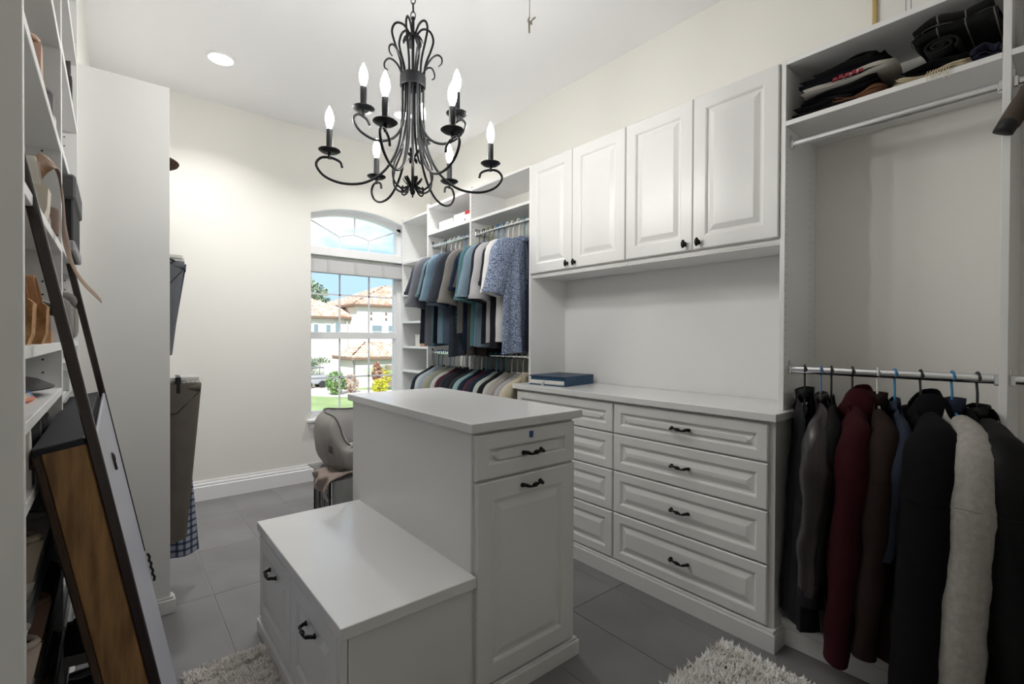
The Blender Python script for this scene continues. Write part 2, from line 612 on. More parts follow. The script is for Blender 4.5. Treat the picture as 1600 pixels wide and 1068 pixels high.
def knob(ca, cb, face, plane, parent):
    mb = MB()
    mb.lathe([(0.008, 0), (0.007, 0.004), (0.0045, 0.009), (0.005, 0.015), (0.012, 0.018), (0.0135, 0.022), (0.010, 0.027), (0.0, 0.029)], 14)
    fm = face_map(face, plane)
    mb.xf(lambda p: fm((p[0] * 0.8 + ca, p[1] * 1.5 + cb, p[2])))
    return obj('knob', mb, PULLM, parent, smooth=50, label='black oval iron knob')


def painted_pin_holes(pts, nrm, parent, r=0.0026):
    """rows of flat discs on a panel, coloured dark for the shade in shelf-pin holes: pts world positions, nrm axis the face looks along ('x' or 'y') with sign"""
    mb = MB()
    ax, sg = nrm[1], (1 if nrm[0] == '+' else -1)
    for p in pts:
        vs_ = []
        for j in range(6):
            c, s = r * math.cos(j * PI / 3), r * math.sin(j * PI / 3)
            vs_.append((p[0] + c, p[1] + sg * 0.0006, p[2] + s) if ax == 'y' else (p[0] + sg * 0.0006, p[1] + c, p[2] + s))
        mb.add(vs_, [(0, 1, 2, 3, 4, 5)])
    return obj('painted_pin_holes', mb, HOLE_SHADE, parent, kind='stuff', weld=False)


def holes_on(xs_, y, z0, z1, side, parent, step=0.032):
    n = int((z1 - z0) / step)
    painted_pin_holes([(x, y, z0 + step * k) for x in xs_ for k in range(n)], side, parent)


def rod(x, y0, y1, z, parent, name='closet_rod'):
    mb = MB().tube([(x, y0 + 0.004, z), (x, y1 - 0.004, z)], 0.015, 14, flat=0.0095, upv=(0, 0, 1))
    o = obj(name, mb, CHROME, parent, smooth=40)
    for yy, d in ((y0, 1), (y1, -1)):
        fl = MB().box(x - 0.012, x + 0.012, yy, yy + d * 0.014, z - 0.019, z + 0.016, bev=0.003)
        fl.box(x - 0.009, x + 0.009, yy, yy + d * 0.004, z + 0.014, z + 0.036)
        obj('rod_flange', fl, CHROME, o)
    return o


# ------------------------------------------------------------------ island, tall half
IS = empty('island_cabinet', (1.11, 1.75, 0), 'tall white island cabinet with one drawer above a raised-panel door', 'cabinet')
box('body', (0.878, 1.345, 1.262, 2.25, 0.0, 0.899), WHITE, IS, bev=0.002)
bm_ = MB()
for d, z1_ in ((0.0, 0.055), (0.006, 0.065)):
    bm_.box(0.868 + d, 1.362 - d, 1.236 + d, 2.266 - d, 0, z1_, bev=0.002)
obj('base_moulding', bm_, WHITE, IS)
dr = obj('drawer_front', raised_front(0.887, 1.338, 0.742, 0.888, 0.02, 0.045, '-y', 1.2625), WHITE, IS)
pull(1.122, 0.808, '-y', 1.2425, 0.098, parent=dr)
box('blue_tag', (1.108, 1.126, 1.2405, 1.2428, 0.856, 0.878), M('blue_plastic', (47, 84, 132), 0.5), dr, bev=0.0005)
dd = obj('cabinet_door', raised_front(0.889, 1.338, 0.072, 0.733, 0.02, 0.062, '-y', 1.2625), WHITE, IS)
pull(1.118, 0.697, '-y', 1.2425, 0.098, parent=dd)
obj('countertop', MB().box(0.862, 1.373, 1.236, 2.275, 0.899, 0.929, bev=0.0018), TOPM,
    label='white slab worktop on the tall island cabinet', cat='worktop')

# ------------------------------------------------------------------ island, bench half
BE = empty('bench_cabinet', (0.66, 1.7, 0), 'low white bench cabinet with two doors joined to the island', 'cabinet')
box('body', (0.470, 0.8775, 1.275, 2.15, 0.0, 0.412), WHITE, BE, bev=0.002)
box('end_panel', (0.4790, 0.8775, 1.2555, 1.2752, 0.0, 0.412), WHITE, BE, bev=0.0008)
box('corner_stile', (0.456, 0.476, 1.2535, 1.2755, 0.0, 0.411), WHITE, BE, bev=0.001)
bm_ = MB()
for d, z1_ in ((0.0, 0.055), (0.006, 0.065)):
    bm_.box(0.447 + d, 0.49, 1.30 - 0.055 + d, 2.166 - d, 0, z1_, bev=0.002)
obj('base_moulding', bm_, WHITE, BE)
for (y0_, y1_, py) in ((1.268, 1.700, 1.486), (1.708, 2.140, 1.925)):
    d_ = obj('cabinet_door', raised_front(y0_, y1_, 0.072, 0.404, 0.018, 0.055, '-x', 0.4705), WHITE, BE)
    pull(py, 0.325, '-x', 0.4525, 0.098, parent=d_)
obj('countertop', MB().box(0.449, 0.8785, 1.231, 2.172, 0.412, 0.446, bev=0.0018), TOPM,
    label='low white bench top butting against the island side', cat='worktop')

# ------------------------------------------------------------------ dresser
ROWS = ((0.724, 0.871), (0.537, 0.717), (0.327, 0.530), (0.088, 0.320))
for (y0_, y1_, b0, b1, lab, pc) in ((0.776, 1.5465, 0.797, 1.542, 'white four-drawer dresser unit beside the hanging coats', 1.17),
                                   (1.5465, 2.318, 1.550, 2.300, 'white four-drawer dresser unit partly hidden by the island', 1.925)):
    D = empty('dresser_unit', (2.17, (y0_ + y1_) / 2, 0), lab, 'dresser')
    box('body', (1.965, 2.385, y0_ + 0.0002, y1_ - 0.0002, 0, 0.884), WHITE, D, bev=0.001)
    for (z0_, z1_) in ROWS:
        df = obj('drawer_front', raised_front(b0, b1, z0_, z1_, 0.02, 0.040, '-x', 1.9655), WHITE, D)
        pull(pc, (z0_ + z1_) / 2, '-x', 1.9455, 0.098, parent=df)
    m_ = MB()
    ya = y0_ - (0.015 if y0_ < 1 else 0)
    for d, z1_ in ((0.0, 0.068), (0.007, 0.081)):
        if y0_ < 1:
            m_.prism([(1.931 + d, y1_), (1.931 + d, ya + d), (2.0285, ya + d), (2.0285, y0_ + 0.002), (1.97, y0_ + 0.002), (1.97, y1_)], 'z', 0, z1_)
        else:
            m_.box(1.931 + d, 1.97, ya, y1_, 0, z1_)
    obj('base_moulding', m_, WHITE, D)
obj('countertop', MB().box(1.930, 2.384, 0.762, 2.328, 0.884, 0.914, bev=0.0018), TOPM,
    label='long white worktop over the drawer units with a blue binder on it', cat='worktop')
HB = box('hutch_back', (2.386, 2.3995, 0.808, 2.31, 0.914, 2.30), WHITE2, None, bev=0)
tag(HB, 'white back board between worktop and wall cabinets', 'panel')

# wall cabinets
for (y0_, y1_, split, k1, k2, lab) in ((0.8085, 1.5625, 1.183, 1.150, 1.218, 'white wall cabinet with two raised-panel doors next to the coat bay'),
                                       (1.5635, 2.3090, 1.942, 1.915, 1.975, 'white wall cabinet with two raised-panel doors next to the shirt bays')):
    WCB = empty('upper_cabinet', (2.22, (y0_ + y1_) / 2, 1.59), lab, 'cabinet')
    box('body', (2.076, 2.379, y0_, y1_, 1.590, 2.308), WHITE, WCB, bev=0.001)
    box('hanging_rail', (2.378, 2.3865, y0_ + 0.01, y1_ - 0.01, 2.20, 2.28), WHITE, WCB, bev=0)
    for (a, b, kk) in ((y0_ + 0.002, split - 0.0015, k1), (split + 0.0015, y1_ - 0.002, k2)):
        d_ = obj('cabinet_door', raised_front(a, b, 1.610, 2.304, 0.02, 0.058, '-x', 2.0765), WHITE, WCB)
        knob(kk, 1.640, '-x', 2.0565, d_)
    box('light_rail', (2.078, 2.100, y0_ + 0.001, y1_ - 0.001, 1.582, 1.592), WHITE, WCB, bev=0.001)

# ------------------------------------------------------------------ coat bay and the bay beside it
BA = empty('coat_bay', (2.22, 0.49, 0), 'white open hanging bay holding coats, with two shelves and two rods', 'closet bay')
sp_ = box('side_panel', (2.067, 2.399, 0.789, 0.808, 0.914, 2.312), WHITE2, BA, bev=0.001)
box('side_panel', (2.067, 2.399, 0.162, 0.181, 0.10, 2.60), WHITE2, BA, bev=0.001)
box('top_shelf', (2.067, 2.399, 0.181, 0.789, 2.292, 2.312), WHITE2, BA, bev=0.001)
box('shelf', (2.067, 2.399, 0.181, 0.789, 2.050, 2.069), WHITE2, BA, bev=0.001)
rod(2.112, 0.181, 0.789, 1.985, BA)
rod(2.112, 0.181, 0.789, 1.078, BA)
box('bottom_shelf', (2.034, 2.399, 0.1005, 0.7755, 0.082, 0.100), WHITE2, BA, bev=0.001)
tk = MB().prism([(2.030, 0), (2.05, 0), (2.05, 0.101), (2.036, 0.101), (2.031, 0.094), (2.030, 0.082), (2.036, 0.078), (2.036, 0.070), (2.030, 0.066)], 'y', 0.1005, 0.7755)
obj('toe_board', tk, WHITE2, BA)
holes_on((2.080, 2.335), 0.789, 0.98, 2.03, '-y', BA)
st = MB().lathe([(0.0, 0), (0.019, 0), (0.019, 0.0008), (0, 0.0008)], 20, (2.10, 0.8082, 1.0), ax='y')
obj('sticker', st.xf(lambda p: (p[0], p[1], 1.0 + (p[2] - 1.0) * 1.5)), M('brown_red_sticker', (150, 96, 60), 0.5, col2=(228, 208, 180), vscale=60, ramp=(0.45, 0.55)), sp_)

BB = empty('coat_bay', (2.22, -0.2, 0), 'white hanging bay with a glove on its rod, at the edge of the wall system', 'closet bay')
box('side_panel', (2.067, 2.399, -0.58, -0.561, 0.10, 2.60), WHITE2, BB, bev=0.001)
box('shelf', (2.067, 2.399, -0.561, 0.162, 2.050, 2.069), WHITE2, BB, bev=0.001)
box('top_shelf', (2.067, 2.399, -0.561, 0.162, 2.40, 2.42), WHITE2, BB, bev=0.001)
rod(2.112, -0.561, 0.162, 1.985, BB)
rod(2.112, -0.561, 0.162, 1.078, BB)
box('bottom_shelf', (2.034, 2.399, -0.58, 0.0995, 0.082, 0.100), WHITE2, BB, bev=0.001)
box('toe_board', (2.030, 2.05, -0.58, 0.0995, 0.0, 0.082), WHITE2, BB, bev=0.001)

# ------------------------------------------------------------------ shirt bays
SH = {}
for (y0_, y1_, lab, key) in ((2.3285, 2.986, 'white double-hanging bay beside the wall cabinets', 'C'), (3.005, 3.625, 'white double-hanging bay between the other shirts and the corner shelves', 'D')):
    B = empty('shirt_bay', (2.22, (y0_ + y1_) / 2, 0), lab, 'closet bay')
    SH[key] = B
    if key == 'C':
        box('side_panel', (2.067, 2.399, 2.3095, 2.3283, 0.914, 2.312), WHITE2, B, bev=0.001)
    box('side_panel', (2.067, 2.399, y1_, y1_ + 0.019, 0.0, 2.335), WHITE2, B, bev=0.001)
    box('top_shelf', (2.067, 2.399, y0_, y1_, 2.30, 2.319), WHITE2, B, bev=0.001)
    box('shelf', (2.067, 2.399, y0_, y1_, 2.070, 2.090), WHITE2, B, bev=0.001)
    rod(2.112, y0_, y1_, 1.985, B)
    rod(2.112, y0_, y1_, 1.075, B)
    box('bottom_shelf', (2.067, 2.399, y0_, y1_, 0.08, 0.10), WHITE2, B, bev=0.001)
    box('toe_board', (2.075, 2.09, y0_, y1_, 0.0, 0.08), WHITE2, B, bev=0.001)
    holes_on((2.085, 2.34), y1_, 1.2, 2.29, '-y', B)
    vm = MB().box(2.390, 2.3995, y0_ + 0.30, y0_ + 0.306, 2.09, 2.30)
    obj('back_batten', vm, WHITE2, B)
CT = empty('corner_shelf_tower', (2.22, 3.89, 0), 'white open shelf tower in the corner beside the window', 'shelf unit')
box('side_panel', (2.09, 2.399, 4.135, 4.154, 0, 2.312), WHITE2, CT, bev=0.001)
for z in (0.10, 0.40, 0.70, 0.90, 1.12, 1.35, 1.60, 1.90, 2.292):
    box('shelf', (2.085, 2.399, 3.644, 4.135, z - 0.019, z), WHITE2, CT, bev=0.001)
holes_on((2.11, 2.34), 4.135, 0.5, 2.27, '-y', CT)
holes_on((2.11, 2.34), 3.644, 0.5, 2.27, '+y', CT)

# ------------------------------------------------------------------ shoe shelf towers (left)
XF = -0.10
T1 = empty('shoe_tower', (-0.27, 1.32, 0), 'white adjustable shoe shelf tower holding cork sandals and a cap', 'shelf unit')
T2 = empty('shoe_tower', (-0.27, 2.0, 0), 'white adjustable shoe shelf tower between the cork-sandal shelves and the tall panel', 'shelf unit')
for (T, y) in ((T1, 0.979), (T1, 1.648), (T2, 2.347)):
    box('side_panel', (-0.445, XF, y, y + 0.019, 0.0, 2.60), WHITE2, T, bev=0.001)
ZL1 = (2.16, 1.914, 1.66, 1.41, 1.165, 1.052, 0.93, 0.10)
ZL2 = (2.40, 2.172, 1.93, 1.67, 1.42, 1.165, 1.03, 0.88, 0.10)
for z in ZL1:
    box('shelf', (-0.445, XF - 0.001, 0.998, 1.648, z, z + 0.019), WHITE2, T1, bev=0.001)
for z in ZL2:
    box('shelf', (-0.445, XF - 0.001, 1.667, 2.347, z, z + 0.019), WHITE2, T2, bev=0.001)
fence = M('brushed_steel_fence', (168, 170, 174), 0.3, metal=0.9)
for (T, y0_, y1_) in ((T1, 0.998, 1.648), (T2, 1.667, 2.347)):
    for z in (0.26, 0.42, 0.58, 0.74):
        sh = MB().prism([(-0.44, z + 0.07), (-0.44, z + 0.088), (XF - 0.004, z + 0.018), (XF - 0.004, z)], 'y', y0_, y1_)
        s_ = obj('slanted_shelf', sh, WHITE2, T)
        obj('shoe_fence', MB().tube([(XF - 0.001, y0_, z + 0.032), (XF - 0.001, y1_, z + 0.032)], 0.006, 8), fence, s_)
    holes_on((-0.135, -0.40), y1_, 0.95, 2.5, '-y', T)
box('toe_board', (-0.13, -0.112, 0.998, 1.648, 0, 0.10), WHITE2, T1)
box('toe_board', (-0.13, -0.112, 1.667, 2.347, 0, 0.10), WHITE2, T2)

LP = empty('tall_side_panel', (0.04, 2.56, 0), 'tall plain white side panel of the trouser bay beside the shoe shelves', 'panel')
box('panel', (-0.1148, 0.187, 2.553, 2.572, 0.0, 2.272), WHITE, LP, bev=0.001)
bm_ = MB()
for d, z1_ in ((0.0, 0.058), (0.006, 0.070)):
    bm_.box(-0.1148, 0.205 - d, 2.540 + d, 2.60 - d, 0, z1_, bev=0.0015)
obj('base_block', bm_, WHITE, LP)
LB = empty('trouser_bay', (0.05, 3.3, 0), 'white trouser hanging bay mostly hidden behind the tall panel', 'closet bay')
box('side_panel', (-0.1145, 0.187, 4.13, 4.149, 0.15, 2.0), WHITE2, LB)
box('shelf', (-0.1145, 0.187, 2.572, 4.13, 1.985, 2.004), WHITE2, LB)
rod(0.05, 2.572, 4.13, 1.665, LB)
rod(0.05, 2.572, 4.13, 1.105, LB)

# ------------------------------------------------------------------ chandelier
CX, CY = 0.96, 1.813
CH = empty('chandelier', (CX, CY, ZC), 'black wrought-iron chandelier with nine lit candle bulbs over the island', 'chandelier')
# direction of the camera's right axis, so that the six arms stand turned as they do in the room
ANG0 = math.atan2(r0.y, r0.x) + math.radians(12)


def smooth_path(pts, n=6):
    """Catmull-Rom through 2D/3D points"""
    P = [Vector(p) for p in pts]
    P = [P[0] * 2 - P[1]] + P + [P[-1] * 2 - P[-2]]
    out = []
    for i in range(1, len(P) - 2):
        a, b, c, d = P[i - 1], P[i], P[i + 1], P[i + 2]
        for k in range(n):
            t = k / n
            out.append(0.5 * ((2 * b) + (c - a) * t + (2 * a - 5 * b + 4 * c - d) * t * t + (3 * b - a - 3 * c + d) * t ** 3))
    out.append(P[-2])
    return out


def polar(rz, ang):
    return (CX + rz[0] * math.cos(ang), CY + rz[0] * math.sin(ang), rz[1])


def candle(r, zcup, ang, parent):
    c = polar((r, 0), ang)
    cup = MB().lathe([(0.0, 0.004), (0.012, 0.0), (0.032, 0.004), (0.043, 0.012), (0.042, 0.0145), (0.026, 0.011), (0.014, 0.013), (0.0, 0.013)], 20, (c[0], c[1], zcup))
    cup.tube([(c[0], c[1], zcup - 0.022), (c[0], c[1], zcup + 0.004)], 0.006, 8)
    cu = obj('drip_cup', cup, IRON, parent, smooth=50)
    obj('candle_sleeve', MB().lathe([(0.0125, 0.012), (0.0125, 0.094), (0.010, 0.098), (0.006, 0.10)], 14, (c[0], c[1], zcup)), IRON, cu, smooth=40)
    prof = [(0.006, 0.098), (0.0085, 0.104), (0.0135, 0.118), (0.0165, 0.134), (0.0158, 0.150), (0.011, 0.168), (0.005, 0.182), (0.0012, 0.190), (0.0, 0.191)]
    obj('candle_bulb', MB().lathe(prof, 14, (c[0], c[1], zcup)), BULB, cu, smooth=60, label='lit clear candle bulb')


ZB = 2.262
for k in range(6):
    a = ANG0 + k * PI / 3 + math.radians((0, -2, 0, 0, 13, -5)[k])     # the arms are not bent quite evenly
    prof = [(0.043, ZB), (0.043, 2.16), (0.047, 2.06), (0.066, 1.97), (0.115, 1.885), (0.19, 1.832), (0.275, 1.822), (0.345, 1.845),
            (0.378, 1.888), (0.362, 1.918), (0.325, 1.922), (0.288, 1.908), (0.279, 1.885)]
    obj('arm', MB().tube(smooth_path([polar(p, a) for p in prof]), 0.0052, 8), IRON, CH, smooth=60)
    candle(0.328, 1.938, a, CH)
for k in range(3):
    a = ANG0 - math.radians(12) + PI / 2 + k * 2 * PI / 3 + math.radians((0, 4, 9)[k])
    prof = [(0.034, ZB), (0.034, 2.16), (0.046, 2.07), (0.085, 2.01), (0.15, 1.985), (0.215, 2.005), (0.243, 2.045), (0.225, 2.07), (0.195, 2.06), (0.178, 2.035)]
    obj('arm', MB().tube(smooth_path([polar(p, a) for p in prof]), 0.0052, 8), IRON, CH, smooth=60)
    candle(0.205, 2.085, a, CH)
for k in range(6):                      # inner scrolls drawn in to the lower finial
    a = ANG0 + PI / 6 + k * PI / 3
    prof = [(0.026, ZB), (0.028, 2.12), (0.05, 1.99), (0.086, 1.905), (0.088, 1.842), (0.055, 1.812), (0.022, 1.825)]
    obj('scroll', MB().tube(smooth_path([polar(p, a) for p in prof]), 0.0042, 7), IRON, CH, smooth=60)
    prof = [(0.020, 1.835), (0.024, 1.808), (0.042, 1.797), (0.052, 1.810), (0.045, 1.822)]
    obj('scroll', MB().tube(smooth_path([polar(p, a) for p in prof]), 0.0036, 6), IRON, CH, smooth=60)
for k in range(6):                      # heart loops and curls of the crown
    a = ANG0 + 0.2 + k * PI / 3
    prof = [(0.044, ZB), (0.052, 2.34), (0.076, 2.41), (0.086, 2.455), (0.070, 2.488), (0.038, 2.488), (0.010, 2.452)]
    obj('crown_loop', MB().tube(smooth_path([polar(p, a) for p in prof]), 0.0046, 7), IRON, CH, smooth=60)
    a += PI / 6
    prof = [(0.044, ZB), (0.054, 2.315), (0.078, 2.352), (0.104, 2.366), (0.122, 2.352), (0.122, 2.330), (0.108, 2.318)]
    obj('crown_curl', MB().tube(smooth_path([polar(p, a) for p in prof]), [0.0042] * 18 + [0.0042 - 0.0016 * i / 18 for i in range(19)], 7), IRON, CH, smooth=60)
obj('band', MB().lathe([(0.049, 2.238), (0.053, 2.242), (0.053, 2.284), (0.049, 2.288), (0.046, 2.284), (0.046, 2.242), (0.049, 2.238)], 28, (CX, CY, 0), cap=False), IRON, CH, smooth=40)
obj('centre_rod', MB().tube([(CX, CY, 1.83), (CX, CY, 2.53)], 0.006, 10), IRON, CH, smooth=60)


def leaf_cluster(z, up_, r, n, parent):
    mb = MB()
    for k in range(n):
        a = k * 2 * PI / n + 0.3
        def L(u, v, a=a):
            rr = r * (0.15 + 0.85 * math.sin(u * PI * 0.62))
            zz = z + up_ * (u * r * 1.5 - 0.6 * r * u ** 4)
            wd = r * 0.34 * math.sin(PI * min(1, 0.08 + 0.92 * u)) * (v - 0.5) * 2
            return (CX + rr * math.cos(a) - wd * math.sin(a), CY + rr * math.sin(a) + wd * math.cos(a), zz + 0.2 * r * (abs(v - 0.5) * 2) ** 2)
        mb.grid(L, 4, 7)
    o = obj('leaf_cluster', mb, IRON, parent, smooth=60)
    return o


leaf_cluster(1.818, 1, 0.040, 6, CH)
leaf_cluster(1.835, -1, 0.026, 6, CH)
leaf_cluster(2.46, -1, 0.042, 6, CH)
leaf_cluster(1.945, 1, 0.030, 5, CH)
leaf_cluster(1.95, -1, 0.022, 5, CH)
obj('finial', MB().lathe([(0, 1.79), (0.008, 1.797), (0.011, 1.808), (0.007, 1.818), (0.012, 1.83), (0.006, 1.842), (0, 1.846)], 12, (CX, CY, 0)), IRON, CH, smooth=60)
z = 2.535
k = 0
while z < ZC - 0.03:
    lk = []
    for i in range(14):
        t = 2 * PI * i / 14
        a_, b_ = 0.0095 * math.cos(t), 0.019 * math.sin(t)
        lk.append((CX + (a_ if k % 2 == 0 else 0) * r0.x + (0 if k % 2 == 0 else a_) * fw.x,
                   CY + (a_ if k % 2 == 0 else 0) * r0.y + (0 if k % 2 == 0 else a_) * fw.y, z + b_))
    obj('chain_link', MB().tube(lk, 0.0022, 6, closed=True), IRON, CH, smooth=60)
    z += 0.0335
    k += 1
obj('canopy', MB().lathe([(0.0, -0.03), (0.02, -0.028), (0.05, -0.015), (0.062, -0.0005), (0.0, -0.0005)], 24, (CX, CY, ZC)), IRON, CH, smooth=50)

# attic hatch pull cord
pc_ = Vector((0, 0, 1.2)) + (fw + rt * (827 - 800) / F_PX - up * (52 - 534) / F_PX) * 1.55
PCX, PCY, PCZ = pc_
cordM = M('cream_cord', (206, 200, 188), 0.8)
PCO = empty('pull_cord', (PCX, PCY, ZC), 'thin cream pull cord knotted at its end, hanging from the ceiling', 'cord')
obj('cord', MB().tube([(PCX, PCY, ZC), (PCX + 0.0015, PCY, PCZ + 0.3), (PCX, PCY, PCZ + 0.045)], 0.0018, 6), cordM, PCO, smooth=60)
kn = MB().tube(smooth_path([(PCX, PCY, PCZ + 0.05), (PCX - 0.006, PCY, PCZ + 0.035), (PCX + 0.006, PCY - 0.004, PCZ + 0.03), (PCX + 0.003, PCY + 0.004, PCZ + 0.042),
                           (PCX - 0.004, PCY - 0.003, PCZ + 0.03), (PCX, PCY, PCZ)], 5), 0.0032, 6)
kn.tube(smooth_path([(PCX, PCY, PCZ + 0.028), (PCX + 0.012 * r0.x, PCY + 0.012 * r0.y, PCZ + 0.046), (PCX + 0.02 * r0.x, PCY + 0.02 * r0.y, PCZ + 0.05)], 4), 0.0026, 6)
obj('knot', kn, cordM, PCO, smooth=60)


# ------------------------------------------------------------------ clothes
def cloth(name, col, rough=0.85, **kw):
    kw.setdefault('bump', 0.25)
    kw.setdefault('bscale', 350)
    kw.setdefault('var', 0.10)
    kw.setdefault('vscale', 14)
    return M('cloth_' + name, col, rough, spec=0.2, **kw)


HANG_G = {}


def hanger(col, at, rz, label, half=0.195, group=None, slope=0.36, drop=0.0):
    """plastic hanger hooked over a rod; at = rod centre"""
    m_ = {'white': M('hanger_white', (226, 226, 222), 0.4), 'black': M('hanger_black', (28, 28, 30), 0.4), 'blue': M('hanger_blue', (62, 138, 190), 0.4),
          'periwinkle': M('hanger_periwinkle', (110, 140, 190), 0.4),
          'teal': M('hanger_teal', (60, 130, 140), 0.4), 'olive': M('hanger_olive', (120, 122, 70), 0.4), 'pale': M('hanger_pale', (198, 206, 196), 0.4)}[col]
    e = empty('clothes_hanger', at, label, 'hanger', group, rz=rz)
    R = 0.0195
    hk = [(R * math.cos(t), 0, R * math.sin(t)) for t in [math.radians(a) for a in range(200, -61, -20)]]
    hk += [(0.004, 0, -0.036), (0, 0, -0.05), (0, 0, -0.078 - drop)]
    obj('hook', MB().tube(hk, 0.0036, 7), m_, e, local=True, smooth=60)
    b = MB()
    zh = lambda x: -0.082 - drop - slope * max(0.0, abs(x) - 0.03)
    b.tube(smooth_path([(x * half, 0, zh(x * half)) for x in (-1, -0.6, -0.25, 0, 0.25, 0.6, 1)], 3), 0.0045, 7)
    b.tube([(-half, 0, zh(half)), (-half + 0.01, 0, zh(half) - 0.012), (half - 0.01, 0, zh(half) - 0.012), (half, 0, zh(half))], 0.0038, 6)
    obj('shoulder_bar', b, m_, e, local=True, smooth=60)
    return e


def wrinkle(mb, amp, seed, zmax=None):
    """small cloth folds pushed into a mesh"""
    rg = random.Random(seed)
    W = [(Vector((rg.uniform(-1, 1), rg.uniform(-1, 1), rg.uniform(-0.8, 0.8))).normalized(), rg.uniform(28, 75), rg.uniform(0, 6.3)) for _ in range(6)]

    def f(p):
        v = Vector(p)
        d = 0.0
        for (n, k, ph) in W:
            d += math.sin(n.dot(v) * k + ph)
        return (v.x + amp * 0.5 * d * 0.45, v.y + amp * d * 0.55, v.z)
    return mb.xf(f)


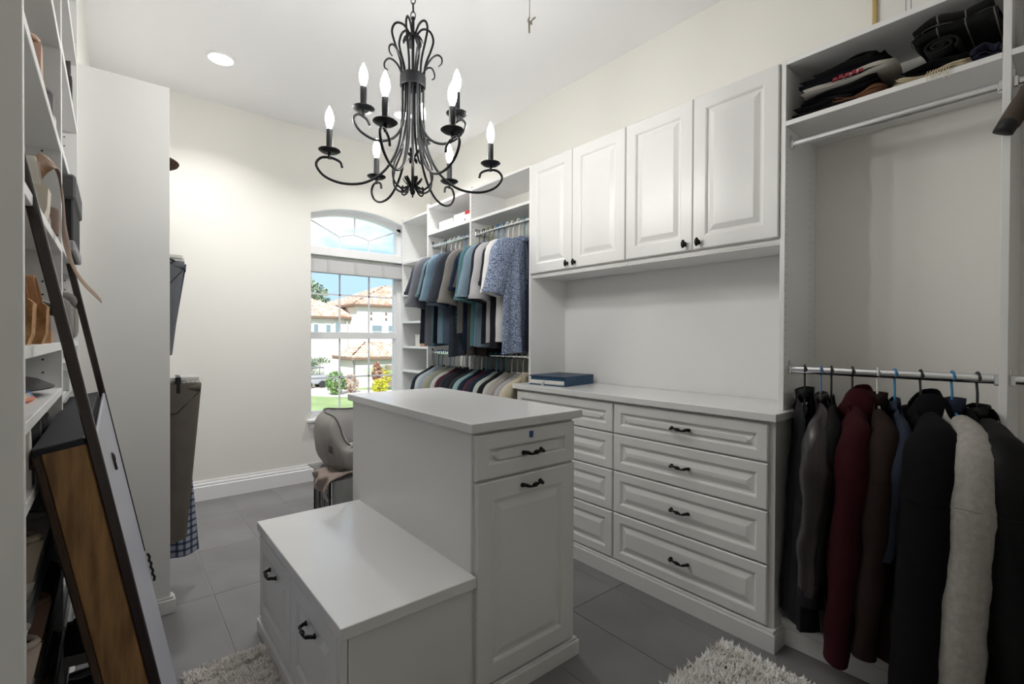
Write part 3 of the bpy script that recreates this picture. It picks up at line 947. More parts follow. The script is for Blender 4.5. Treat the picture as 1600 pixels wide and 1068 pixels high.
def garment(name, label, cat, mat, at, rz=0.0, w=0.215, hem=0.24, L=0.70, th=0.026, sleeve='short', collar=None, seed=0, group=None,
            hang='white', hang_label=None, collar_mat=None, amp=0.010, sr=0.055, slen=None, swing=0.06, cuff=None, button=None, hem_tilt=0.0, out=1.0, slope=0.36, drop=0.0, wr=0.0022, neck=0.062, wall=1, wlim=0.185):
    """one garment on its hanger, hung from a rod at 'at'. local x runs along the hanger, y through the cloth, z up from the rod"""
    rg = random.Random(seed)
    e = empty(name, (at[0], at[1], at[2] - 0.08), label, cat, group, rz=rz)
    z0 = 0.004 - drop   # collar level in local coordinates (rod is 0.08 higher)
    def sqz(mb):
        # the wall pushes the rear shoulder and sleeve in
        return mb.xf(lambda p: (p[0] if p[0] * wall < wlim else wall * (wlim + (p[0] * wall - wlim) * 0.38), p[1], p[2]))
    ph = [rg.uniform(0, 2 * PI) for _ in range(6)]
    kf = [rg.uniform(2.0, 3.6), rg.uniform(4.5, 7.0)]

    def sheet(sgn):
        def fn(u, t):
            s = 2 * u - 1
            hw = w + (hem - w) * t - 0.018 * math.sin(PI * min(1, t * 2.2))
            x = s * hw
            ax = abs(s) * w
            top = z0 - slope * max(0.0, ax - neck) - 0.30 * max(0, ax - w * 0.86)
            if ax < neck:
                top -= (0.028 if sgn > 0 else 0.008) * math.cos(ax / neck * PI / 2)
            zb = z0 - L + 0.012 * math.sin(s * 2.3 + ph[0]) + hem_tilt * s
            z_ = top + (zb - top) * t
            puff = (1 - abs(s) ** 3.2) ** 0.55 * min(1.0, (t * 7 + 0.34)) ** 0.6
            y = sgn * th * puff * (0.75 + 0.45 * t)
            y += amp * (0.25 + t) * (math.sin(kf[0] * s * PI + ph[1] + 0.8 * t) + 0.55 * math.sin(kf[1] * s * PI + ph[2] - 1.2 * t)) * (1 - s ** 6 * 0.4)
            y += swing * 0.3 * t * t * math.sin(ph[5])
            return (x, y, z_)
        return fn
    b = MB().grid(sheet(1), 26, 16).grid(sheet(-1), 26, 16)
    obj('body', sqz(wrinkle(b, wr * 0.6, seed)), mat, e, local=True, smooth=70)
    zs = z0 - slope * (w - neck) - 0.03
    if sleeve:
        long_ = sleeve == 'long'
        sl = slen or (0.60 if long_ else 0.235)
        for sg in (-1, 1):
            dy = rg.uniform(-0.015, 0.015) + swing * (1 if sg < 0 else -0.3)
            sp_o = (0.030 if long_ else 0.055) * out
            zsh = z0 - slope * (w - neck)
            ctrl = [(0.42 * w, 0, z0 - slope * max(0, 0.42 * w - neck) - 0.022), (0.80 * w, 0, z0 - slope * (0.80 * w - neck) - 0.030), (w + 0.3 * sp_o, dy * 0.15, zsh - 0.055)]
            rads = [0.30, 0.72, 1.0]
            if long_:
                m_n = 7
                for i in range(1, m_n + 1):
                    u = i / m_n
                    ctrl.append((w + sp_o * (1 - 0.5 * u) + 0.004 * math.sin(u * 5 + ph[3]), dy * (0.15 + 0.85 * u), zsh - 0.055 - (sl - 0.055) * u))
                    rads.append((1.04 - 0.36 * u) * (1 + 0.02 * math.sin(u * 11 + ph[2])))
            else:
                for i in range(1, 4):
                    u = i / 3
                    ctrl.append((w + sp_o * (0.3 + 0.9 * u), dy * (0.15 + 0.85 * u), zsh - 0.055 - (sl - 0.055) * u))
                    rads.append(1.0 + 0.06 * u)
            q4 = smooth_path([(sg * c[0], c[1], c[2]) for c in ctrl], 4)
            rq = smooth_path([(r_, 0, 0) for r_ in rads], 4)
            pts = q4
            ra = [sr * 1.05 * r_[0] for r_ in rq]
            rb = [max(0.010, sr * (0.80 if long_ else 0.48)) * r_[0] for r_ in rq]
            s_ = obj('sleeve', sqz(wrinkle(MB().tube(pts, ra, 16, flat=rb, upv=(1, 0, 0), cap=True), wr, seed + sg)), mat, e, local=True, smooth=70)
            if long_ and th > 0.028:
                i0 = 12
                pc0, tg0 = Vector(pts[i0]), (Vector(pts[i0 + 1]) - Vector(pts[i0 - 1])).normalized()
                ax_ = (Vector((1, 0, 0)) - tg0 * tg0.x).normalized()
                bx_ = tg0.cross(ax_)
                ring_ = [tuple(pc0 + ax_ * (ra[i0] * 1.01 * math.cos(2 * PI * k_ / 20)) + bx_ * (rb[i0] * 1.01 * math.sin(2 * PI * k_ / 20))) for k_ in range(20)]
                obj('armhole_seam', sqz(wrinkle(MB().tube(ring_, 0.0011, 6, closed=True), wr, seed + sg)), mat, s_, local=True, smooth=60)
            if cuff is not None:
                p = pts[-1]
                q = [(p[0], p[1], p[2] + 0.018), (p[0], p[1], p[2] - 0.012), (p[0], p[1], p[2] - 0.042)]
                obj('cuff', sqz(MB().tube(q, [ra[-1] * 1.0, ra[-1] * 1.03, ra[-1] * 0.9], 14, flat=[rb[-1] * 1.0, rb[-1] * 1.04, rb[-1] * 0.9], upv=(1, 0, 0))), cuff, e, local=True, smooth=60)
            elif not long_:
                p = pts[-1]
                q = [(p[0], p[1], p[2] + 0.022), (p[0], p[1], p[2] + 0.001)]
                obj('sleeve_hem', sqz(MB().tube(q, [ra[-1] * 1.03, ra[-1] * 1.03], 14, flat=[rb[-1] * 1.08] * 2, upv=(1, 0, 0))), mat, s_, local=True, smooth=60)
    cm = collar_mat or mat
    if collar in ('polo', 'stand'):
        hgt = 0.036 if collar == 'polo' else 0.055
        def C_(u, v):
            a = u * 2 * PI
            r1 = neck * 1.02 + (0.013 * v if collar == 'polo' else -0.006 * v)
            fold = (0.006 - hgt * v * 0.9) if collar == 'polo' else (-0.034 + hgt * v)
            return (r1 * math.cos(a), min(th * 0.62 + 0.006, 0.030) * math.sin(a) * (1 + 0.15 * v), z0 - 0.012 * max(0, math.sin(a)) + fold)
        mb = MB().grid(C_, 22, 3)
        o = obj('collar', mb, cm, e, local=True, smooth=60)
        md = o.modifiers.new('thick', 'SOLIDIFY'); md.thickness = 0.003
    elif collar == 'crew':
        pts = [(neck * math.cos(2 * PI * i / 20), (th * 0.8 + 0.008) * math.sin(2 * PI * i / 20), z0 - 0.010 - 0.014 * max(0, math.sin(2 * PI * i / 20))) for i in range(20)]
        obj('neck_band', MB().tube(pts, 0.006, 7, closed=True), cm, e, local=True, smooth=60)
    elif collar == 'hood':
        def Hd(u, v):
            a = u * 2 * PI
            bulge = math.sin(PI * (0.12 + 0.80 * v))
            x = (0.050 + 0.050 * bulge) * math.cos(a)
            y = (0.030 + 0.045 * bulge) * math.sin(a) - 0.02 + 0.012 * math.sin(3 * a + v * 3)
            z_ = z0 + 0.022 - 0.17 * v + 0.020 * math.cos(a * 2 + 0.7) * (1 - v) - 0.03 * max(0, math.sin(a)) * (1 - v)
            return (x, y, z_)
        o = obj('hood', MB().grid(Hd, 24, 9), cm, e, local=True, smooth=70)
        md = o.modifiers.new('thick', 'SOLIDIFY'); md.thickness = 0.008
    if hang:
        hanger(hang, at, rz, hang_label or ('%s plastic hanger carrying the %s' % (hang, ' '.join(label.split(' hanging')[0].split(',')[0].split()[:11]))), half=w * 0.72, slope=slope + 0.05, drop=drop + 0.012)
    return e


ZR_LOW = 1.078
XR = 2.112
# --- coats in the near bay, from the dresser end
blackc = cloth('black_softshell', (13, 14, 17), 0.6, bump=0.8, bscale=18)
garment('vest', 'black zip vest hanging beside the dresser', 'vest', blackc, (XR, 0.728, ZR_LOW), rz=math.radians(20), w=0.175, hem=0.245, L=0.82, th=0.048,
        sleeve=None, collar='stand', slope=0.58, drop=0.012, wr=0.0032, neck=0.046, seed=1, hang='black', amp=0.012)
leather = M('brown_leather', (44, 38, 39), 0.3, var=0.25, vscale=9, bump=0.35, bscale=60, spec=0.5)
garment('leather_jacket', 'dark brown leather jacket with knitted cuffs hanging next to the vest', 'jacket', leather, (XR, 0.672, ZR_LOW), rz=math.radians(18), w=0.20, hem=0.21, L=0.66,
        th=0.030, sleeve='long', collar='polo', slope=0.58, drop=0.012, wr=0.0032, neck=0.046, seed=2, hang='periwinkle', cuff=cloth('dark_rib', (30, 28, 34)), sr=0.062, slen=0.60, amp=0.012, swing=0.03)
garment('jacket', 'black thin jacket squeezed between leather jacket and burgundy hoodie', 'jacket', cloth('black_nylon', (11, 11, 12), 0.6), (XR, 0.636, ZR_LOW), rz=math.radians(18),
        w=0.19, hem=0.21, L=0.70, th=0.020, sleeve='long', collar=None, slope=0.58, drop=0.012, wr=0.0032, neck=0.046, seed=3, hang='black', sr=0.05, slen=0.56)
burg = cloth('burgundy_fleece', (50, 6, 14), 0.9, bump=0.9, bscale=16)
garment('hoodie', 'burgundy hoodie hanging among the coats', 'hoodie', burg, (XR, 0.568, ZR_LOW), rz=math.radians(20), w=0.195, hem=0.23, L=0.80, th=0.034, sleeve='long', collar='hood',
        slope=0.58, drop=0.012, wr=0.0032, neck=0.046, seed=4, hang='black', sr=0.066, slen=0.80, swing=0.05)
garment('jacket', 'chocolate brown zip jacket with stand collar beside the burgundy hoodie', 'jacket', cloth('chocolate', (37, 24, 20), 0.8, bump=0.8, bscale=18), (XR, 0.492, ZR_LOW), rz=math.radians(20),
        w=0.195, hem=0.225, L=0.84, th=0.034, sleeve='long', collar='stand', slope=0.58, drop=0.012, wr=0.0032, neck=0.046, seed=5, hang='white', sr=0.06, slen=0.74, swing=0.04)
garment('shirt', 'slate blue shirt pressed between the brown jacket and black hoodie', 'shirt', cloth('slate_blue', (44, 51, 64)), (XR, 0.442, ZR_LOW), rz=math.radians(20), w=0.20, hem=0.215,
        L=0.74, th=0.014, sleeve='long', collar='polo', slope=0.58, drop=0.012, wr=0.0032, neck=0.046, seed=6, hang='blue', sr=0.044, slen=0.40, out=1.0)
garment('hoodie', 'heavy black hoodie hanging beside the grey fleece', 'hoodie', cloth('black_fleece', (10, 10, 13), 0.95, bump=0.9, bscale=16), (XR, 0.372, ZR_LOW), rz=math.radians(21),
        w=0.205, hem=0.25, L=0.90, th=0.06, sleeve='long', collar='hood', slope=0.58, drop=0.012, wr=0.0032, neck=0.046, seed=8, hang='black', sr=0.098, slen=0.92, swing=0.06)
flc = cloth('grey_sherpa', (176, 172, 166), 0.95, var=0.16, vscale=60, bump=0.5, bscale=260)
garment('fleece', 'light grey fleece jacket with navy collar lining', 'jacket', flc, (XR, 0.292, ZR_LOW), rz=math.radians(21), w=0.205, hem=0.24, L=0.86, th=0.075, sleeve='long', collar='stand',
        collar_mat=cloth('navy_lining', (42, 48, 66)), slope=0.58, drop=0.012, wr=0.0032, neck=0.046, seed=9, hang='blue', sr=0.092, slen=0.86, swing=0.05, cuff=cloth('pale_rib', (190, 186, 180)))
garment('jacket', 'black bomber jacket with brown-piped collar at the end of the lower rod', 'jacket', cloth('black_bomber', (13, 12, 13), 0.55, bump=0.9, bscale=18), (XR, 0.232, ZR_LOW), rz=math.radians(20), w=0.205, hem=0.22, L=0.90,
        th=0.06, sleeve='long', collar='polo', slope=0.58, drop=0.012, wr=0.0032, neck=0.046, seed=10, hang='black', sr=0.085, slen=0.90, swing=-0.04, out=1.0)

# --- upper shirts, wall-cabinet end first
ZR_UP = 1.985
pat = M('cloth_blue_white_print', (168, 180, 200), 0.85, col2=(74, 88, 122), vscale=170, ramp=(0.46, 0.54), bump=0.15, bscale=300, spec=0.2)
upper = [
    ('shirt', 'narrow navy shirt hanging against the wall cabinet panel', cloth('navy', (34, 38, 54)), 2.378, 'black', 'polo', 0.76, 0.02),
    ('shirt', 'blue and white leaf-print shirt hanging by the wall cabinet', pat, 2.428, 'teal', 'polo', 0.77, 0.03),
    ('tshirt', 'bright white T-shirt hanging beside the leaf-print shirt', cloth('white_tee', (228, 228, 226)), 2.482, 'white', 'crew', 0.70, 0.026),
    ('shirt', 'black and white shirt half hidden behind the white T-shirt', cloth('soft_black', (36, 37, 44)), 2.545, 'white', 'polo', 0.72, 0.02),
    ('shirt', 'light grey shirt with pointed sleeve hanging before the black shirts', cloth('light_grey', (186, 184, 188)), 2.597, 'white', 'polo', 0.70, 0.022),
    ('tshirt', 'black T-shirt hanging between pale grey and powder blue shirts', cloth('ink', (28, 32, 42)), 2.652, 'blue', 'crew', 0.70, 0.026),
    ('polo_shirt', 'powder blue polo shirt hanging beside the teal one', cloth('powder_blue', (134, 156, 172)), 2.715, 'blue', 'polo', 0.72, 0.026),
    ('polo_shirt', 'teal polo shirt hanging near the middle partition', cloth('teal', (82, 122, 128)), 2.772, 'olive', 'polo', 0.72, 0.024),
    ('shirt', 'taupe brown shirt with no bright trim behind the teal polo', cloth('taupe_dark', (82, 76, 74)), 2.825, 'olive', 'polo', 0.80, 0.024),
    ('shirt', 'deep navy shirt with a bright blue neck tag', cloth('deep_navy', (30, 42, 62)), 2.880, 'black', 'polo', 0.74, 0.022),
    ('polo_shirt', 'warm grey polo shirt hanging beside the partition', cloth('warm_grey', (134, 130, 126)), 2.942, 'olive', 'polo', 0.64, 0.022),
    ('shirt', 'long charcoal shirt with teal lettering down its side', cloth('charcoal', (66, 72, 82)), 3.055, 'black', 'crew', 0.80, 0.030),
    ('polo_shirt', 'steel blue polo shirt hanging behind the charcoal lettered shirt', cloth('steel_blue', (84, 98, 116)), 3.135, 'blue', 'polo', 0.70, 0.024),
    ('polo_shirt', 'sky blue polo shirt hanging among the blue polos', cloth('sky_blue', (122, 148, 166)), 3.205, 'white', 'polo', 0.72, 0.024),
    ('shirt', 'black shirt peeking out among the blue polos', cloth('jet', (34, 36, 42)), 3.265, 'white', 'polo', 0.70, 0.02),
    ('polo_shirt', 'dusty aqua polo shirt hanging next to the grey one', cloth('dusty_aqua', (112, 138, 148)), 3.33, 'white', 'polo', 0.72, 0.024),
    ('polo_shirt', 'mauve grey polo shirt hanging at the corner shelf end', cloth('mauve_grey', (122, 124, 132)), 3.41, 'black', 'polo', 0.72, 0.026),
    ('shirt', 'dark grey shirt hanging last before the corner shelves', cloth('slate_dark', (70, 76, 88)), 3.48, 'white', 'polo', 0.70, 0.022),
]
for i, (nm, lab, mt, y, hc, cl, L_, th_) in enumerate(upper):
    nar = 'narrow' in lab
    big = any(k_ in lab for k_ in ('bright white', 'light grey', 'powder', 'teal polo shirt hanging near', 'warm grey', 'charcoal', 'sky blue', 'mauve', 'leaf-print shirt hanging by'))
    g = garment(nm, lab, 'shirt', mt, (XR + (0.10 if nar else 0), y, ZR_UP), rz=math.radians(rnd.uniform(8, 12)), w=(0.15 if nar else 0.205) + rnd.uniform(-0.008, 0.008), hem=0.16 if nar else 0.225, L=L_, th=th_,
                sleeve=None if nar else 'short', collar=cl, slope=0.50, drop=0.045, seed=40 + i, hang=hc, amp=0.004 if nar else 0.011, sr=0.086 if big else 0.062, slen=(0.33 if big else 0.27) + rnd.uniform(-0.02, 0.03), group='shirts on the upper rods', swing=rnd.uniform(-0.02, 0.06), wr=0.003)
    if 'lettering' in lab:
        lt = MB()
        rg = random.Random(3)
        for k in range(6):
            zz = -0.44 - 0.035 * k
            for (dx0, dx1, dz0, dz1) in ((0, 0.034, 0, 0.006), (0, 0.006, 0, 0.024), (0.014, 0.020, 0, 0.02) if k % 2 else (0.028, 0.034, 0, 0.024)):
                lt.box(-0.205 + dx0, -0.205 + dx1, -0.062, -0.0605, zz - dz1, zz - dz0)
        obj('printed_lettering', lt, M('teal_print', (58, 128, 150), 0.7), g, local=True)
    if 'neck tag' in lab:
        obj('neck_tag', MB().box(-0.05, -0.02, -0.040, -0.036, -0.05, 0.0), M('tag_blue', (58, 120, 180), 0.6), g, local=True)

lower = [
    ('cream long-sleeved shirt', (214, 204, 180), 'pale'), ('silver grey shirt', (176, 176, 180), 'white'), ('oatmeal grey shirt', (168, 160, 156), 'pale'),
    ('pale stone shirt', (196, 194, 186), 'white'), ('black dress shirt', (34, 34, 38), 'teal'), ('sage white shirt', (190, 198, 190), 'teal'),
    ('midnight blue shirt', (38, 50, 68), 'blue'), ('plum burgundy shirt', (84, 56, 66), 'teal'), ('ink navy shirt', (36, 44, 60), 'blue'),
    ('pale aqua shirt', (150, 182, 186), 'white'), ('graphite shirt', (56, 58, 62), 'pale'),
    ('black jacket', (40, 42, 46), 'white'), ('charcoal jacket', (50, 54, 60), 'blue'), ('maroon shirt', (82, 48, 60), 'white'), ('off-white shirt', (212, 208, 204), 'white'),
    ('moss grey shirt', (142, 150, 138), 'pale'), ('light khaki shirt', (178, 176, 154), 'blue'), ('icy blue shirt', (170, 186, 206), 'white'), ('linen white shirt', (206, 212, 212), 'teal'),
    ('dark denim jacket', (42, 50, 62), 'teal'),
]
ys = [2.375 + 0.0585 * k for k in range(11)] + [3.035 + 0.061 * k for k in range(9)]
for i, ((lab, col, hc), y) in enumerate(zip(lower, ys)):
    garment('shirt' if 'shirt' in lab else 'jacket', lab + ' hanging on the lower rod', 'shirt' if 'shirt' in lab else 'jacket', cloth('low_%d' % i, col), (XR, y, 1.075),
            rz=math.radians(rnd.uniform(5, 9)), w=0.205, hem=0.215, L=0.72, th=0.019, sleeve='long', slope=0.46, drop=0.03, collar='polo' if i in (0, 1, 2, 11) else None, seed=90 + i, hang=hc,
            amp=0.006, sr=0.042, slen=0.56, group='clothes on the lower rods', swing=0.01)

# ------------------------------------------------------------------ wooden slab leaning against the shoe shelves
LN = empty('leaning_board', (0.13, 1.55, 0), 'wood-sided board with black end and two dark metal bars leaning on the shoe shelves', 'board')
LD = Vector((-0.184, 0, 0.983)); LNN = Vector((0.983, 0, 0.184))


def lean(u, v, n):
    p = Vector((0.168, u, 0.0)) + LD * v + LNN * n
    return (p.x, p.y, p.z)


def lbox(name, u0, u1, v0, v1, n0, n1, mat, parent=LN, bev=0.002):
    mb = MB().box(u0, u1, v0, v1, n0, n1, bev=bev)
    return obj(name, mb.xf(lambda p: lean(*p)), mat, parent)


WOOD = M('rustic_brown_wood', (168, 127, 80), 0.5, col2=(112, 79, 46), vscale=7, stretch=(9, 9, 1.1), ramp=(0.32, 0.68), bump=0.3, bscale=14)
WOOD2 = M('dark_brown_wood', (70, 47, 28), 0.6, col2=(44, 29, 18), vscale=8, stretch=(9, 9, 1.2), ramp=(0.3, 0.7))
BARM = M('dark_brown_metal', (38, 25, 24), 0.25, metal=0.3, coat=0.5)
lbox('core_board', 1.12, 1.985, 0.03, 1.03, -0.066, -0.010, M('dark_core', (30, 28, 28), 0.8))
lbox('wooden_side', 1.100, 1.120, 0.012, 1.036, -0.072, -0.0145, WOOD)
lbox('wooden_side', 1.985, 2.000, 0.012, 1.036, -0.072, -0.0145, WOOD)
lbox('back_board', 1.098, 2.000, 0.012, 1.034, -0.083, -0.0725, WOOD2)
lbox('black_end', 1.101, 2.000, 1.031, 1.046, -0.083, -0.015, M('black_felt', (24, 27, 36), 0.7, var=0.2, vscale=30, stretch=(1, 6, 1)))
lbox('front_panel', 1.118, 1.985, 0.012, 1.040, -0.006, 0.0, M('pale_lilac_laminate', (176, 178, 190), 0.28, var=0.05, vscale=5))
nb = lbox('metal_bar', 1.098, 1.1178, 0.0, 1.535, -0.014, 0.002, BARM)
lbox('metal_bar', 1.9855, 2.004, 0.50, 1.49, -0.014, 0.003, BARM)
hk_ = MB().tube([(1.97, 0.40 + 0.012 * k, 0.006 + 0.004 * (k % 2)) for k in range(9)], 0.004, 6)
obj('hook_chain', hk_.xf(lambda p: lean(*p)), M('dark_steel', (60, 60, 62), 0.3, metal=0.8), LN, smooth=60)
ringp = [(1.42 + 0.012 * math.cos(t), 0.93 + 0.02 * math.sin(t), 0.004) for t in [k * PI / 6 for k in range(9)]]
obj('latch', MB().tube([lean(*p) for p in ringp], 0.003, 6), BARM, LN, smooth=60)

# tan belt hanging off the shelf edge
beltp = [(-0.128, 1.36, 1.45), (-0.118, 1.36, 1.53), (-0.103, 1.38, 1.562), (-0.092, 1.42, 1.55), (-0.086, 1.45, 1.50), (-0.085, 1.47, 1.44), (-0.078, 1.47, 1.385), (-0.066, 1.48, 1.345),
         (-0.050, 1.49, 1.318), (-0.034, 1.50, 1.298), (-0.026, 1.51, 1.288)]
bp_ = smooth_path(beltp, 6)
bel = MB()
for k in range(len(bp_) - 1):
    pass
bel.tube(bp_, 0.0022, 8, flat=0.017, upv=(0.75, -0.25, 0.62))
obj('belt', bel, M('tan_leather', (128, 90, 54), 0.45, col2=(96, 64, 38), vscale=20, bump=0.2, bscale=90), smooth=60, label='curled tan leather belt hanging off the shoe shelf', cat='belt')


# ------------------------------------------------------------------ shoes and shelf things
def shoe(name, label, upm, solem, loc, rz=PI, L=0.27, W=0.094, H=0.095, sh=0.028, toe=0.05, heel_h=0.0, laces=None, lining=None, toecap=None, cat='shoe', group='shoes on the shelves', tilt=0.0):
    e = empty(name, loc, label, cat, group, rot=(0, tilt, rz))

    def wid(u):
        return W / 2 * (0.70 + 0.30 * math.sin(PI * (u * 0.95) ** 1.3)) * (1 - max(0, (u - 0.80) / 0.20) ** 2.4 * 0.75) * (1 - max(0, (0.10 - u) / 0.10) ** 2 * 0.45)

    def base(u):
        return heel_h * max(0.0, 1 - u / 0.55)
    n = 18
    so = MB()
    vs_, fs_ = [], []
    for i in range(n + 1):
        u = i / n
        for (sy, zz) in ((-1.04, 0), (1.04, 0), (1.06, sh * 0.6), (1.0, sh), (-1.0, sh), (-1.06, sh * 0.6)):
            vs_.append((u * L, sy * wid(u), (zz + base(u)) if zz > 0 else (0 if u < 0.25 or heel_h == 0 else base(u) * 0.6)))
    for i in range(n):
        for j in range(6):
            fs_.append((i * 6 + j, i * 6 + (j + 1) % 6, i * 6 + 6 + (j + 1) % 6, i * 6 + 6 + j))
    fs_ += [tuple(range(6)), tuple(n * 6 + j for j in range(6))]
    obj('sole', so.add(vs_, fs_), solem, e, local=True, smooth=40)

    def hgt(u):
        if u < 0.36:
            return H * (0.94 + 0.10 * abs(u - 0.18) / 0.18)
        return toe + (H - toe) * (0.5 + 0.5 * math.cos(PI * min(1, (u - 0.36) / 0.40))) * (1.0) - max(0, (u - 0.9)) * 0.2

    def up_(u, v):
        a = PI * v
        uu = 0.012 + u * 0.976
        z_ = sh * 0.85 + base(uu) + hgt(uu) * math.sin(a) ** 0.55 * (1 if uu > 0.04 else 0.96) * (1 - max(0, (uu - 0.86) / 0.14) ** 2 * 0.75)
        y = wid(uu) * 0.97 * math.cos(a) * (1 - 0.22 * math.sin(a) * (1 if uu < 0.45 else 0.3))
        return (uu * L, y, z_)
    um = MB().grid(up_, 20, 12)
    u_ = obj('upper', um, upm, e, local=True, smooth=60)
    um2 = obj('heel_back', MB().add([up_(0, j / 12) for j in range(13)], [tuple(range(13))]), upm, e, local=True)
    lm = lining or M('dark_lining', (30, 28, 28), 0.9)
    ring = [(L * (0.185 + 0.145 * math.cos(2 * PI * k / 16)), wid(0.2) * 0.60 * math.sin(2 * PI * k / 16), sh * 0.85 + base(0.2) + H * (1.0 + 0.05 * abs(math.cos(2 * PI * k / 16)))) for k in range(16)]
    obj('collar_rim', MB().tube(ring, 0.006, 7, closed=True), upm, e, local=True, smooth=60)
    obj('lining', MB().add([(p[0], p[1] * 0.95, p[2] - 0.001) for p in ring], [tuple(range(16))]), lm, e, local=True)
    if laces:
        for k in range(4):
            uu = 0.42 + 0.07 * k
            pts = [up_(uu, v_) for v_ in (0.30, 0.4, 0.5, 0.6, 0.70)]
            obj('lace', MB().tube([(p[0] + 0.006 * (1 if i % 2 else -1), p[1], p[2] + 0.004) for i, p in enumerate(pts)], 0.0025, 6), laces, u_, local=True, smooth=60)
        bow = smooth_path([up_(0.40, 0.5), (L * 0.40, 0.03, H + sh + 0.01), (L * 0.36, 0.045, H + sh - 0.01), (L * 0.40, 0.02, H + sh)], 5)
        obj('lace', MB().tube(bow, 0.0022, 6), laces, u_, local=True, smooth=60)
    return e


def wedge(label, solem, strapm, loc, rz=PI, group='shoes on the shelves', heel=0.075):
    e = empty('wedge_sandal', loc, label, 'shoe', group, rz=rz)
    prof = [(0, 0), (0.225, 0), (0.25, 0.008), (0.25, 0.022), (0.19, 0.026), (0.13, 0.036), (0.06, heel), (0.0, heel + 0.008), (-0.008, heel), (-0.006, 0.02)]
    mb = MB().prism([(p[0], p[1]) for p in prof], 'y', -0.036, 0.036)
    mb.xf(lambda p: (p[0], p[1] * (0.78 + 0.35 * math.sin(PI * min(1, max(0, p[0] / 0.26)))), p[2]))
    obj('wedge_sole', mb, solem, e, local=True, smooth=35)
    for (x, zb, hh) in ((0.19, 0.024, 0.055), (0.015, heel, 0.06)):
        pts = [(x + 0.01 * math.sin(a), 0.038 * math.cos(a), zb + hh * math.sin(a)) for a in [PI * k / 12 for k in range(13)]]
        obj('strap', MB().tube(pts, 0.0025, 6, flat=0.016, upv=(0, 1, 0.001)), strapm, e, local=True, smooth=60)
    return e


cork = M('cork', (196, 152, 104), 0.85, col2=(150, 108, 66), vscale=80, bump=0.3, bscale=150)
tanl = M('tan_strap', (188, 140, 98), 0.6, bump=0.2, bscale=120)
blackl = M('black_shoe_leather', (26, 26, 30), 0.45, bump=0.15, bscale=90)
darksole = M('dark_rubber', (34, 32, 32), 0.8)
whites = M('white_rubber', (214, 210, 204), 0.6)
beiges = M('beige_suede', (186, 172, 156), 0.8, bump=0.2)
pink = M('blush_leather', (196, 158, 138), 0.5)
greysh = M('grey_knit', (120, 118, 120), 0.9, bump=0.4)
brownsh = M('brown_suede', (112, 82, 62), 0.85, bump=0.25)
navysh = M('navy_sneaker', (30, 36, 50), 0.7, bump=0.25)
lacew = M('white_lace', (206, 206, 206), 0.9)
laceb = M('black_lace', (18, 18, 20), 0.9)
S = 0.019
FX = -0.106       # heels end just inside the shelf edge
# tower 1
shoe('shoe', 'blush ballet flat on a high shoe shelf', pink, M('tan_sole', (180, 130, 90), 0.6), (FX + 0.003, 1.30, 1.66 + S), L=0.25, H=0.075, sh=0.012, toe=0.03)
shoe('shoe', 'grey knitted slip-on on a high shoe shelf', greysh, whites, (FX + 0.002, 1.55, 1.66 + S), H=0.06, L=0.26)
wedge('cream wedge sandal on the shelf under the belt', M('cream_wedge', (222, 212, 196), 0.7), M('cream_strap', (232, 226, 214), 0.6), (FX, 1.33, 1.41 + S), heel=0.06)
shoe('shoe', 'white canvas shoe behind the curled belt', M('white_canvas', (214, 210, 200), 0.9, bump=0.3), whites, (FX, 1.45, 1.41 + S), H=0.06, L=0.25, laces=lacew)
capr = MB().lathe([(0.033, 0), (0.038, 0.002), (0.039, 0.06), (0.035, 0.062), (0.030, 0.055), (0.029, 0.006), (0.033, 0)], 20, (-0.135, 1.52, 1.41 + S), cap=False)
obj('rolled_belt', capr, M('brown_leather_roll', (104, 76, 58), 0.55, bump=0.2), smooth=50, label='rolled brown leather belt standing on a shoe shelf', cat='belt')
wedge('cork wedge sandal with tan straps beside the black sandal', cork, tanl, (FX - 0.012, 1.22, 1.165 + S))
wedge('cork wedge sandal with tan straps in front of the brown mule', cork, tanl, (FX - 0.004, 1.345, 1.165 + S))
shoe('shoe', 'brown leather mule next to the cork sandals', brownsh, M('tan_sole', (180, 130, 90), 0.6), (FX - 0.002, 1.50, 1.165 + S), L=0.25, H=0.055, sh=0.03, toe=0.035)
sand = empty('sandal', (FX - 0.01, 1.44, 1.165 + S), 'black slide sandal propped on the cork sandals', 'shoe', 'shoes on the shelves', rot=(0, math.radians(-22), PI))
mb = MB().box(0, 0.24, -0.04, 0.04, 0.06, 0.085, bev=0.01, seg=2)
obj('footbed', mb, blackl, sand, local=True, smooth=50)
obj('strap', MB().tube([(0.16, 0.043 * math.cos(PI * k / 10), 0.08 + 0.045 * math.sin(PI * k / 10)) for k in range(11)], 0.003, 6, flat=0.03, upv=(0, 1, 0.001)), blackl, sand, local=True, smooth=60)
